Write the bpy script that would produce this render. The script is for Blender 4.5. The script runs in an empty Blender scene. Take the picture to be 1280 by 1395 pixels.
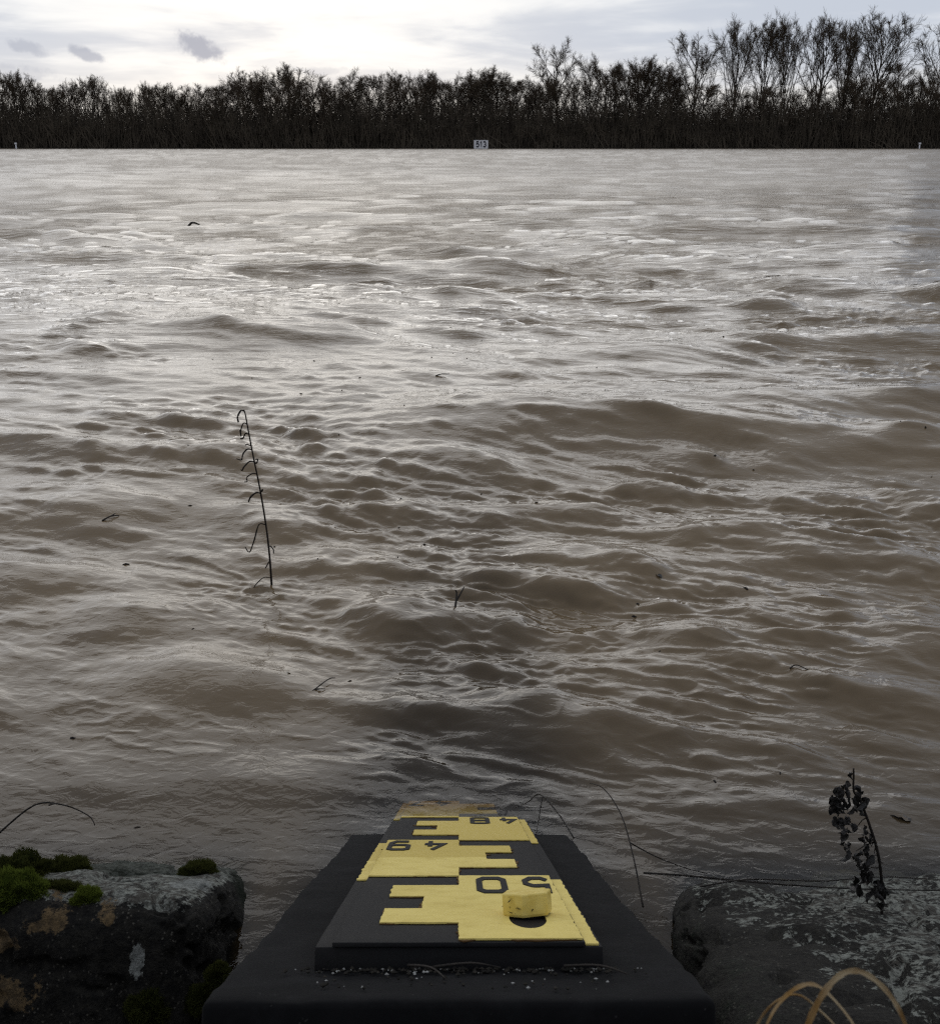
import bpy, bmesh, math, random
import numpy as np
from mathutils import Vector, Matrix
from mathutils.geometry import tessellate_polygon

random.seed(7)
rng = np.random.default_rng(7)
R = math.radians
scene = bpy.context.scene
col = scene.collection

# ------------------------------------------------------------------ camera
CAM_H = 0.67
cam_d = bpy.data.cameras.new('camera')
cam = bpy.data.objects.new('camera', cam_d)
col.objects.link(cam)
cam.location = (0, 0, CAM_H)
cam.rotation_euler = (R(90 - 18.5), 0, 0)
cam_d.sensor_fit = 'HORIZONTAL'
cam_d.sensor_width = 36
cam_d.lens = 42.0
cam_d.clip_start = 0.02
cam_d.clip_end = 6000
cam_d.dof.use_dof = True
cam_d.dof.focus_distance = 1.4
cam_d.dof.aperture_fstop = 60
scene.camera = cam

# ------------------------------------------------------------------ world
SUN_AZ, SUN_EL = R(-9), R(9)         # azimuth measured from +Y towards +X
world = bpy.data.worlds.new('World')
scene.world = world
world.use_nodes = True
wt = world.node_tree
wt.nodes.clear()


class NT:
    """small helper for building node trees"""
    def __init__(self, tree):
        self.t = tree

    def n(self, kind, **kw):
        nd = self.t.nodes.new(kind)
        for k, v in kw.items():
            if k.startswith('_'):
                setattr(nd, k[1:], v)
            else:
                key = int(k[1:]) if k[0] == 'i' and k[1:].isdigit() else k.replace('__', ' ')
                self.put(nd, key, v)
        return nd

    def put(self, nd, key, v):
        sock = nd.inputs[key]
        if isinstance(v, bpy.types.NodeSocket):
            self.t.links.new(v, sock)
        elif isinstance(v, bpy.types.Node):
            self.t.links.new(v.outputs[0], sock)
        else:
            sock.default_value = v

    def m(self, op, a, b=None, c=None, clamp=False):
        nd = self.t.nodes.new('ShaderNodeMath')
        nd.operation = op
        nd.use_clamp = clamp
        for i, v in enumerate((a, b, c)):
            if v is not None:
                self.put(nd, i, v)
        return nd.outputs[0]

    def vm(self, op, a, b=None, out=0):
        nd = self.t.nodes.new('ShaderNodeVectorMath')
        nd.operation = op
        self.put(nd, 0, a)
        if b is not None:
            self.put(nd, 1, b)
        return nd.outputs[out]

    def step(self, v, lo, hi):
        nd = self.t.nodes.new('ShaderNodeMapRange')
        nd.interpolation_type = 'SMOOTHSTEP'
        self.put(nd, 'Value', v)
        nd.inputs['From Min'].default_value = lo
        nd.inputs['From Max'].default_value = hi
        return nd.outputs[0]

    def mix(self, f, a, b, blend='MIX'):
        nd = self.t.nodes.new('ShaderNodeMix')
        nd.data_type = 'RGBA'
        nd.blend_type = blend
        self.put(nd, 0, f)
        for key, v in ((6, a), (7, b)):
            if isinstance(v, tuple) and len(v) == 3:
                v = (*v, 1)
            self.put(nd, key, v)
        return nd.outputs[2]

    def noise(self, vec, scale, detail=4, rough=0.5, dist=0.0):
        nd = self.t.nodes.new('ShaderNodeTexNoise')
        if vec is not None:
            self.put(nd, 'Vector', vec)
        nd.inputs['Scale'].default_value = scale
        nd.inputs['Detail'].default_value = detail
        nd.inputs['Roughness'].default_value = rough
        nd.inputs['Distortion'].default_value = dist
        return nd.outputs[0]


W = NT(wt)
sky = W.n('ShaderNodeTexSky', _sky_type='NISHITA', _sun_disc=False)
sky.sun_elevation = SUN_EL
sky.sun_rotation = SUN_AZ
sky.air_density = 1.0
sky.dust_density = 2.0
tc = W.n('ShaderNodeTexCoord')
dirv = W.vm('NORMALIZE', tc.outputs['Generated'])
sep = W.n('ShaderNodeSeparateXYZ', Vector=dirv)
dx, dy, dz = sep.outputs
zp = W.m('ADD', W.m('MAXIMUM', dz, 0.0), 0.10)
plane = W.n('ShaderNodeCombineXYZ', X=W.m('DIVIDE', dx, zp), Y=W.m('DIVIDE', dy, zp), Z=0.37)
big = W.noise(W.vm('ADD', plane, (3.1, 1.7, 0)), 0.55, 5, 0.5, 0.6)
fine = W.noise(plane, 2.2, 6, 0.55, 0.5)
cl = W.m('ADD', W.m('MULTIPLY', big, 0.75), W.m('MULTIPLY', fine, 0.25))
bright = W.step(cl, 0.42, 0.60)
az = W.m('ARCTAN2', dx, dy)
el = W.m('ARCSINE', dz)
deck = W.mix(bright, (4.8, 5.25, 6.05), (7.4, 7.6, 7.85))
warm = W.m('SUBTRACT', 1.0, W.step(el, 0.0, 0.085))
deck = W.mix(W.m('MULTIPLY', warm, 0.65), deck, (8.5, 7.9, 6.9))
# thin veil: brighter where the low sun stands behind it
sund = Vector((math.sin(SUN_AZ) * math.cos(SUN_EL), math.cos(SUN_AZ) * math.cos(SUN_EL), math.sin(SUN_EL)))
cosang = W.vm('DOT_PRODUCT', dirv, tuple(sund), out=1)
glow = W.m('POWER', W.m('MAXIMUM', cosang, 0.0), 40.0)
glow2 = W.m('MULTIPLY', glow, W.m('ADD', 0.35, W.m('MULTIPLY', bright, 0.65)))
deck = W.mix(W.m('MULTIPLY', glow2, 0.50), deck, (9.9, 9.8, 9.4))
# deck darkened overhead and away from the sun, out of view, to dim the foreground
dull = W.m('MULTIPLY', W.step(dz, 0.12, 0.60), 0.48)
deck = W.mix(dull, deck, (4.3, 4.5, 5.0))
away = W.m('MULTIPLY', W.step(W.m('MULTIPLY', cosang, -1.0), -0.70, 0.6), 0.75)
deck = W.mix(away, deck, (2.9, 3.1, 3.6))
# little ragged clouds drifting below the deck
cn = W.noise(dirv, 55.0, 6, 0.62)
cn2 = W.noise(W.vm('ADD', dirv, (4.3, 2.2, 1.1)), 55.0, 6, 0.62)
dark = None
for a0, e0, wa, we, tilt, amt in ((-0.222, 0.0776, 0.0205, 0.0095, -0.22, 0.95), (-0.312, 0.0690, 0.0150, 0.0050, -0.28, 0.75),
                                  (-0.357, 0.0735, 0.0150, 0.0048, -0.25, 0.55), (-0.372, 0.0545, 0.035, 0.0070, -0.05, 0.40),
                                  (-0.1245, 0.0600, 0.024, 0.0035, 0.0, 0.35)):
    u = W.m('SUBTRACT', az, a0)
    v = W.m('SUBTRACT', W.m('SUBTRACT', el, e0), W.m('MULTIPLY', u, tilt))
    u = W.m('ADD', W.m('DIVIDE', u, wa), W.m('MULTIPLY', W.m('SUBTRACT', cn, 0.5), 2.2))
    v = W.m('ADD', W.m('DIVIDE', v, we), W.m('MULTIPLY', W.m('SUBTRACT', cn2, 0.5), 2.6))
    d = W.m('SQRT', W.m('ADD', W.m('MULTIPLY', u, u), W.m('MULTIPLY', v, v)))
    k = W.m('MULTIPLY', W.m('SUBTRACT', 1.0, W.step(d, 0.45, 1.20)), amt)
    dark = k if dark is None else W.m('MAXIMUM', dark, k)
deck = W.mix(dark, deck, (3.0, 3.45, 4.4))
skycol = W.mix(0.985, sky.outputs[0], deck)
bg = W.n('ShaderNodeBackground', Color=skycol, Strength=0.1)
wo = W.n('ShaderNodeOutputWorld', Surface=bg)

# ------------------------------------------------------------------ sun behind the veil of cloud
sun_d = bpy.data.lights.new('sun', 'SUN')
sun_d.energy = 0.5
sun_d.angle = R(60)
sun_d.color = (1.0, 0.96, 0.90)
sun = bpy.data.objects.new('sun', sun_d)
col.objects.link(sun)
sun.rotation_euler = (-sund).to_track_quat('-Z', 'Y').to_euler()
sun.location = (-20, 100, 40)

scene.view_settings.view_transform = 'Standard'
scene.view_settings.look = 'None'
scene.view_settings.gamma = 1
scene.view_settings.exposure = 0.22
scene.view_settings.use_curve_mapping = False
scene.render.engine = 'CYCLES'
scene.cycles.max_bounces = 8
scene.cycles.transparent_max_bounces = 12
scene.cycles.use_denoising = False
scene.cycles.filter_width = 1.25
scene.cycles.sample_clamp_indirect = 4.0


# ------------------------------------------------------------------ helpers
def tag(o, label=None, cat=None, group=None, kind=None):
    for k, v in (('label', label), ('category', cat), ('group', group), ('kind', kind)):
        if v:
            o[k] = v
    return o


def empty(name, loc=(0, 0, 0), parent=None):
    o = bpy.data.objects.new(name, None)
    o.empty_display_size = 0.05
    o.location = loc
    col.objects.link(o)
    o.parent = parent
    return o


def np_mesh(name, verts, faces, smooth=False):
    """verts (n,3); faces (m,3|4) arrays"""
    verts = np.asarray(verts, np.float32)
    faces = np.asarray(faces, np.int32)
    me = bpy.data.meshes.new(name)
    me.vertices.add(len(verts))
    me.vertices.foreach_set('co', verts.ravel())
    k = faces.shape[1]
    me.loops.add(faces.size)
    me.loops.foreach_set('vertex_index', faces.ravel())
    me.polygons.add(len(faces))
    me.polygons.foreach_set('loop_start', np.arange(0, faces.size, k, dtype=np.int32))
    me.polygons.foreach_set('loop_total', np.full(len(faces), k, np.int32))
    me.polygons.foreach_set('use_smooth', np.full(len(faces), smooth, bool))
    me.update(calc_edges=True)
    return me


def py_mesh(name, verts, faces, smooth=False):
    me = bpy.data.meshes.new(name)
    me.from_pydata([tuple(v) for v in verts], [], faces)
    if smooth:
        for p in me.polygons:
            p.use_smooth = True
    me.update()
    return me


def obj(name, me, mat=None, parent=None):
    o = bpy.data.objects.new(name, me)
    col.objects.link(o)
    if mat is not None and len(me.materials) == 0:
        me.materials.append(mat)
    o.parent = parent
    return o


def material(name):
    m = bpy.data.materials.new(name)
    m.use_nodes = True
    m.node_tree.nodes.clear()
    return m, NT(m.node_tree)


def finish(T, shader, disp=None):
    T.n('ShaderNodeOutputMaterial', Surface=shader)


def simple_mat(name, c1, c2, scale, rough=0.8, bump=0.0, bscale=None, detail=5, spec=0.3, coord='Object', lo=0.35, hi=0.65):
    m, T = material(name)
    tcn = T.n('ShaderNodeTexCoord')
    v = tcn.outputs[coord]
    f = T.step(T.noise(v, scale, detail, 0.6), lo, hi)
    c = T.mix(f, c1, c2)
    p = T.n('ShaderNodeBsdfPrincipled', Base__Color=c, Roughness=rough)
    p.inputs['Specular IOR Level'].default_value = spec
    if bump:
        b = T.n('ShaderNodeBump', Height=T.noise(v, bscale or scale * 3, 6, 0.65))
        b.inputs['Strength'].default_value = 1.0
        b.inputs['Distance'].default_value = bump
        T.put(p, 'Normal', b)
    finish(T, p)
    return m


def tube(pts, radii, sides=6, cap=True):
    """a tapered tube along a polyline; returns verts, faces"""
    pts = [Vector(p) for p in pts]
    V, Fc = [], []
    ref = Vector((0.3, 0.2, 1)).normalized()
    for i, p in enumerate(pts):
        d = (pts[min(i + 1, len(pts) - 1)] - pts[max(i - 1, 0)]).normalized()
        a = d.cross(ref)
        if a.length < 0.05:
            a = d.cross(Vector((1, 0, 0)))
        a.normalize()
        b = d.cross(a)
        for k in range(sides):
            t = 2 * math.pi * k / sides
            V.append(p + (a * math.cos(t) + b * math.sin(t)) * radii[i])
    for i in range(len(pts) - 1):
        for k in range(sides):
            k2 = (k + 1) % sides
            Fc.append((i * sides + k, i * sides + k2, (i + 1) * sides + k2, (i + 1) * sides + k))
    if cap:
        Fc.append(tuple(range(sides))[::-1])
        n = (len(pts) - 1) * sides
        Fc.append(tuple(range(n, n + sides)))
    return V, Fc


def smooth_path(pts, n=5):
    """Catmull-Rom through the points"""
    pts = [Vector(p) for p in pts]
    out = []
    for i in range(len(pts) - 1):
        p0, p1, p2, p3 = pts[max(i - 1, 0)], pts[i], pts[i + 1], pts[min(i + 2, len(pts) - 1)]
        for k in range(n):
            t = k / n
            out.append(0.5 * ((2 * p1) + (p2 - p0) * t + (2 * p0 - 5 * p1 + 4 * p2 - p3) * t * t + (3 * p1 - p0 - 3 * p2 + p3) * t ** 3))
    out.append(pts[-1])
    return out


def vnoise(p, seed=0, octaves=4, scale=1.0):
    """value noise on an (n,3) array, range about -1..1"""
    p = np.asarray(p, float) * scale
    out = np.zeros(len(p))
    amp, tot = 1.0, 0.0
    for o in range(octaves):
        i = np.floor(p).astype(np.int64)
        f = p - i
        f = f * f * (3 - 2 * f)

        def h(a, b, c):
            n = (i[:, 0] + a) * 374761393 + (i[:, 1] + b) * 668265263 + (i[:, 2] + c) * 2147483647 + (seed + o * 17) * 1274126177
            n = (n ^ (n >> 13)) * 1274126177
            n = n ^ (n >> 16)
            return (n & 0xffff) / 32767.5 - 1
        x, y, z = f[:, 0], f[:, 1], f[:, 2]
        v = ((h(0, 0, 0) * (1 - x) + h(1, 0, 0) * x) * (1 - y) + (h(0, 1, 0) * (1 - x) + h(1, 1, 0) * x) * y) * (1 - z) + \
            ((h(0, 0, 1) * (1 - x) + h(1, 0, 1) * x) * (1 - y) + (h(0, 1, 1) * (1 - x) + h(1, 1, 1) * x) * y) * z
        out += v * amp
        tot += amp
        amp *= 0.5
        p = p * 2.03 + 11.7
    return out / tot


def sstep(a, b, x):
    t = np.clip((x - a) / (b - a), 0, 1)
    return t * t * (3 - 2 * t)


# ------------------------------------------------------------------ bank geometry
SL = R(28.8)                                   # slope of the bank and of the gauge
S_DIR = Vector((0, math.cos(SL), -math.sin(SL)))
N_DIR = Vector((0, math.sin(SL), math.cos(SL)))
G_O = Vector((0, 0.421, 0.314))                # gauge: front of its face


def stone_plane(y):
    return 0.10 - 0.533 * (y - 0.74)


def bank_z(y):
    return stone_plane(y) - 0.125 - 0.9 * np.maximum(y - 1.02, 0)


# ------------------------------------------------------------------ ground
def build_ground():
    prof = []
    for y in (-1500, -300, -60, -12, -6):
        prof.append((y, bank_z(-6) + 0.0002 * (-6 - y)))
    for y in np.arange(-5.5, 2.6, 0.04):
        prof.append((y, bank_z(y)))
    prof += [(4, -3.9), (8, -4.2), (20, -4.3), (120, -4.3), (225, -3.0), (240, -1.6), (249, -0.25), (251.5, 0.10), (254, 0.35), (262, 0.9), (280, 1.2), (340, 1.4), (700, 1.5), (4000, 1.5)]
    xs = np.concatenate([[-2500, -900, -400, -150, -60, -20, -8, -4], np.arange(-2, 2.01, 0.05), [4, 8, 20, 60, 150, 400, 900, 2500]])
    ys = np.array([p[0] for p in prof])
    zs = np.array([p[1] for p in prof])
    X, Y = np.meshgrid(xs, ys)
    Z = np.repeat(zs[:, None], len(xs), 1)
    near = (np.abs(Y - 0.5) < 4) & (np.abs(X) < 5)
    nz = vnoise(np.stack([X.ravel(), Y.ravel(), 0 * X.ravel()], 1), 5, 4, 9.0).reshape(X.shape)
    Z = Z + np.where(near, nz * 0.02, 0)
    V = np.stack([X.ravel(), Y.ravel(), Z.ravel()], 1)
    nx, ny = len(xs), len(ys)
    i = np.arange(nx * ny).reshape(ny, nx)
    Fq = np.stack([i[:-1, :-1].ravel(), i[:-1, 1:].ravel(), i[1:, 1:].ravel(), i[1:, :-1].ravel()], 1)
    m = simple_mat('soil', (0.012, 0.010, 0.008), (0.035, 0.030, 0.022), 14, 0.95, 0.006, 60, coord='Object', spec=0.1)
    o = obj('ground', np_mesh('ground', V, Fq, True), m)
    tag(o, 'dark muddy soil of the sloping river bank', 'ground', kind='structure')


build_ground()


# ------------------------------------------------------------------ river
def wave_tile(n, L, lmin, lmax, slope, direc, spread, seed, power=4.0):
    r = np.random.default_rng(seed)
    k1 = np.fft.fftfreq(n, L / n) * 2 * np.pi
    KX, KY = np.meshgrid(k1, k1)
    K = np.hypot(KX, KY)
    K[0, 0] = 1
    lam = 2 * np.pi / K
    band = sstep(lmin * 0.8, lmin * 1.2, lam) * (1 - sstep(lmax * 0.8, lmax * 1.25, lam))
    ang = np.arctan2(KY, KX) - direc
    D = (0.5 + 0.5 * np.cos(ang)) ** spread + 0.03
    A = np.sqrt(band * D * K ** (-power))
    A[0, 0] = 0
    ph = (r.normal(size=(n, n)) + 1j * r.normal(size=(n, n)))
    Hh = A * ph
    h = np.fft.ifft2(Hh).real
    sx = np.fft.ifft2(1j * KX * Hh).real
    sy = np.fft.ifft2(1j * KY * Hh).real
    gx = np.fft.ifft2(-1j * KX / K * Hh).real
    gy = np.fft.ifft2(-1j * KY / K * Hh).real
    s = slope / math.sqrt((sx ** 2 + sy ** 2).mean())
    return h * s, gx * s, gy * s, L, n


def samp(tile, x, y, which=(0, 1, 2)):
    L, n = tile[3], tile[4]
    u = (x / L % 1.0) * n
    v = (y / L % 1.0) * n
    i = np.floor(u).astype(int)
    j = np.floor(v).astype(int)
    fu, fv = u - i, v - j
    i2, j2 = (i + 1) % n, (j + 1) % n
    i %= n
    j %= n
    return [(tile[w][j, i] * (1 - fu) + tile[w][j, i2] * fu) * (1 - fv) + (tile[w][j2, i] * (1 - fu) + tile[w][j2, i2] * fu) * fv for w in which]


def build_river():
    P = R(18.5)
    f = 1095.2
    # rows follow the angle under which they are seen, so that near ripples get fine cells and far water coarse ones
    px = np.concatenate([np.arange(146.2, 905, 1.0), np.arange(905, 1130, 3.0)])
    th = P + np.arctan((px - 511.6) / f)
    ys = CAM_H / np.tan(th)
    ys = np.concatenate([[0.45, 0.52, 0.57], ys[::-1][ys[::-1] > 0.60]])
    ys = ys[ys < 251.5]
    ys = np.append(ys, 253.5)
    tn = np.linspace(-0.47, 0.47, 800)
    ext = 0.47 + np.cumsum(0.0025 * 1.09 ** np.arange(52))
    ts = np.concatenate([-ext[::-1], tn, ext])
    Y, Tt = np.meshgrid(ys, ts, indexing='ij')
    X = Tt * (Y + 0.12)
    x, y = X.ravel(), Y.ravel()
    dyr = np.gradient(ys)
    dyv = np.repeat(dyr, len(ts))
    # slow swirls bend the ripples
    warp = wave_tile(256, 7.3, 0.8, 4.0, 0.35, 0.5, 0.2, 31)
    w = samp(warp, x, y)
    x2 = x + 0.34 * w[1] + 0.18 * w[0]
    y2 = y + 0.30 * w[2]
    bands = [  # n, L, lmin, lmax, slope, direction (waves run towards), spread, seed
        (512, 97.0, 6.0, 30.0, 0.018, R(-95), 4, 1),
        (512, 31.0, 1.4, 6.0, 0.030, R(-98), 6, 2),
        (512, 9.1, 0.42, 1.4, 0.075, R(-98), 12, 3),
        (512, 3.7, 0.14, 0.42, 0.105, R(-106), 12, 4),
        (512, 1.37, 0.045, 0.14, 0.170, R(-110), 26, 5),
        (512, 0.61, 0.016, 0.045, 0.175, R(-106), 36, 6),
    ]
    mz = vnoise(np.stack([x2 * 1.6, y2 * 1.6, 0 * x], 1), 9, 3)
    mz2 = vnoise(np.stack([x2 * 5 + 7, y2 * 5, 0 * x], 1), 19, 3)
    H = np.zeros_like(x)
    DX = np.zeros_like(x)
    DY = np.zeros_like(x)
    lost = np.full_like(x, 0.0004)
    shore = 0.20 + 0.80 * sstep(0.90, 1.32, y)
    for bi, (n, L, l0, l1, sl, dr, sp, sd) in enumerate(bands):
        t = wave_tile(n, L, l0, l1, sl, dr, sp, sd)
        lam = math.sqrt(l0 * l1)
        keep = 1 - sstep(0.30, 1.1, dyv / lam)
        h, gx, gy = samp(t, x2, y2)
        if bi >= 2:      # peaked crests, flat troughs
            sg = t[0].std()
            h = 0.92 * h + 0.26 * (np.minimum(h * h, 6 * sg * sg) / sg - sg)
        a = keep.copy()
        loc = np.ones_like(x)
        if bi >= 4:      # small ripples live in patches
            loc = 0.36 + 1.25 * sstep(-0.25, 0.45, mz + 0.25 * np.clip(x / (y + 0.3), -0.5, 0.6)) * (0.3 + 0.7 * sstep(-0.4, 0.5, mz2))
        if bi == 5:
            loc = loc * (0.35 + 0.65 * sstep(0.012, -0.012, H))
        if bi in (2, 3):
            loc = 0.75 + 0.5 * sstep(-0.5, 0.6, vnoise(np.stack([x * 0.5, y * 0.35, 0 * x], 1), 23, 2))
        if bi < 3:
            a *= sstep(0.8, 2.2 + 1.5 * (2 - bi), y)
        a *= loc * (shore if bi < 5 else 0.2 + 0.8 * shore)
        H += h * a
        c = 1.05 if bi < 4 else 0.6
        DX += gx * a * c
        DY += gy * a * c
        lost += (sl * loc) ** 2 * (1 - keep)
    # sharp little creases where eddies meet
    cr = wave_tile(512, 2.3, 0.05, 0.30, 0.2, R(-106), 20, 41)
    cr2 = wave_tile(512, 1.1, 0.025, 0.12, 0.2, R(-108), 24, 42)
    for tl, amp_, lam in ((cr, 0.0050, 0.14), (cr2, 0.0020, 0.055)):
        hh_, = samp(tl, x2 + 0.3 * w[2], y2, (0,))
        rid = 1 - np.minimum(np.abs(hh_) / (tl[0].std() * 1.1), 1)
        patch = sstep(0.0, 0.5, vnoise(np.stack([x2 * 1.1 + 3, y2 * 0.9, 0 * x], 1), 57, 3)) if lam > 0.1 else sstep(-0.15, 0.35, mz2 + 0.6 * mz)
        H += rid ** 1.6 * amp_ * patch * (1 - sstep(0.3, 1.2, dyv / lam)) * shore
    # standing waves of the current over the drowned bank
    for (cx, cy, wx, wy, hh, rot) in ((0.72, 2.50, 0.75, 0.14, 0.052, -0.10), (0.10, 2.75, 0.40, 0.11, 0.020, 0.15), (-0.75, 6.3, 1.1, 0.32, 0.085, 0.10),
                                      (-2.1, 6.9, 0.8, 0.28, 0.060, 0.05), (0.62, 1.72, 0.30, 0.09, 0.020, -0.2), (0.10, 1.60, 0.22, 0.07, 0.016, 0.25),
                                      (-0.9, 2.0, 0.3, 0.10, 0.018, 0.1), (2.6, 9.5, 1.2, 0.4, 0.07, 0.0), (0.45, 1.28, 0.25, 0.08, 0.012, -0.1)):
        ux = (x2 - cx) * math.cos(rot) + (y2 - cy) * math.sin(rot)
        uy = -(x2 - cx) * math.sin(rot) + (y2 - cy) * math.cos(rot)
        uy = uy + 0.25 * wy * np.sin(ux / wx * 2.5)
        steep = np.where(uy < 0, wy * 0.62, wy * 1.5)
        hh *= 0.72
        H += hh * np.exp(-(ux / wx) ** 2 - (uy / steep) ** 2) - 0.35 * hh * np.exp(-(ux / wx) ** 2 - ((uy + 1.7 * wy) / wy) ** 2)
    H += 0.008
    xx, yy = x + DX, y + DY
    # at the outer rim hold the sheet still
    xx[: len(ts)] = x[: len(ts)]
    # depth of the water over the gauge and over the stones: muddy water hides them with depth
    g_top = G_O.z - 0.002 - (yy - G_O.y) * math.tan(SL)
    ground = bank_z(yy)
    side = np.abs(xx + 0.012)
    bed = g_top + (ground - g_top) * sstep(0.06, 0.20, side)
    on = np.maximum(sstep(-0.185, -0.235, xx), sstep(0.165, 0.215, xx)) * sstep(0.99, 0.86, yy)
    bed = np.maximum(bed, ground + on * 0.118)
    depth = np.clip(H - bed, 0, 3) * 1.0
    global WATER
    WATER = (xx, yy, H)
    V = np.stack([xx, yy, H], 1)
    nx, ny = len(ts), len(ys)
    i = np.arange(nx * ny).reshape(ny, nx)
    Fq = np.stack([i[:-1, :-1].ravel(), i[:-1, 1:].ravel(), i[1:, 1:].ravel(), i[1:, :-1].ravel()], 1)
    me = np_mesh('river', V, Fq, True)
    at = me.attributes.new('depth', 'FLOAT', 'POINT')
    at.data.foreach_set('value', depth.astype(np.float32))
    rough = np.clip(0.03 + 0.05 * sstep(0.0, 0.05, lost) + 0.19 * sstep(5.0, 32.0, y), 0.03, 0.30)
    at = me.attributes.new('mid', 'FLOAT', 'POINT')
    at.data.foreach_set('value', (sstep(1.8, 5.0, y) * (0.5 + 0.5 * sstep(-0.3, 0.4, mz))).astype(np.float32))
    at = me.attributes.new('far', 'FLOAT', 'POINT')
    at.data.foreach_set('value', (sstep(6.0, 40.0, y)).astype(np.float32))
    at = me.attributes.new('chop', 'FLOAT', 'POINT')
    at.data.foreach_set('value', rough.astype(np.float32))

    at = me.attributes.new('calm', 'FLOAT', 'POINT')
    at.data.foreach_set('value', ((1 - 0.36 * sstep(0.002, 0.045, lost)) * (1 - 0.30 * sstep(2.5, 11.0, y))).astype(np.float32))

    m, T = material('muddy_water')
    tcn = T.n('ShaderNodeTexCoord')
    o3 = tcn.outputs['Object']
    a_d = T.n('ShaderNodeAttribute', _attribute_name='depth')
    a_r = T.n('ShaderNodeAttribute', _attribute_name='chop')
    silt = T.noise(o3, 1.3, 5, 0.6, 1.5)
    body = T.mix(T.step(silt, 0.35, 0.65), (0.142, 0.100, 0.055), (0.174, 0.125, 0.071))
    # tiny ripples
    mp = T.n('ShaderNodeMapping', Vector=o3)
    mp.inputs['Scale'].default_value = (1, 1.6, 1)
    mp.inputs['Rotation'].default_value = (0, 0, 0.5)
    rip = T.noise(mp, 42, 3, 0.55, 0.8)
    bmp = T.n('ShaderNodeBump', Height=rip)
    bmp.inputs['Strength'].default_value = 0.5
    bmp.inputs['Distance'].default_value = 0.0022
    # distant chop, too fine for the mesh out there
    for att, sc_, xs_, dist_ in (('mid', 11.0, 0.28, 0.017), ('far', 2.6, 0.26, 0.075)):
        fa = T.n('ShaderNodeAttribute', _attribute_name=att).outputs['Fac']
        mp2 = T.n('ShaderNodeMapping', Vector=o3)
        mp2.inputs['Scale'].default_value = (xs_, 1.0, 1)
        mp2.inputs['Rotation'].default_value = (0, 0, 0.12)
        ch = T.noise(mp2, sc_, 5, 0.6, 0.5)
        b2 = T.n('ShaderNodeBump', Height=T.m('MULTIPLY', ch, fa), Normal=bmp)
        b2.inputs['Strength'].default_value = 1.0
        b2.inputs['Distance'].default_value = dist_
        bmp = b2
    dif = T.n('ShaderNodeBsdfDiffuse', Color=body, Normal=T.n('ShaderNodeCombineXYZ', Z=1.0))
    dep = a_d.outputs['Fac']
    tcol = T.n('ShaderNodeCombineColor')
    for q, kk in enumerate((3.5, 6.8, 15.0)):
        T.put(tcol, q, T.m('EXPONENT', T.m('MULTIPLY', dep, -kk)))
    tr = T.n('ShaderNodeBsdfTransparent', Color=tcol)
    opac = T.m('SUBTRACT', 1.0, T.m('EXPONENT', T.m('MULTIPLY', a_d.outputs['Fac'], -3.4)))
    under = T.n('ShaderNodeMixShader', Fac=opac, i1=tr, i2=dif)
    gl = T.n('ShaderNodeBsdfGlossy', Color=(1, 1, 1, 1), Roughness=a_r.outputs['Fac'], Normal=bmp)
    fr = T.n('ShaderNodeFresnel', IOR=1.333, Normal=bmp)
    # waves too small for the mesh turn facets towards the viewer and so mirror less
    calm = T.n('ShaderNodeAttribute', _attribute_name='calm').outputs['Fac']
    sh = T.n('ShaderNodeMixShader', Fac=T.m('MULTIPLY', fr, calm), i1=under, i2=gl)
    finish(T, sh)
    o = obj('river', me, m)
    tag(o, 'brown flooded river with choppy rippled surface', 'river', kind='structure')


build_river()


def water_z(x, y):
    i = np.argmin((WATER[0] - x) ** 2 + (WATER[1] - y) ** 2)
    return float(WATER[2][i])



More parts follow.
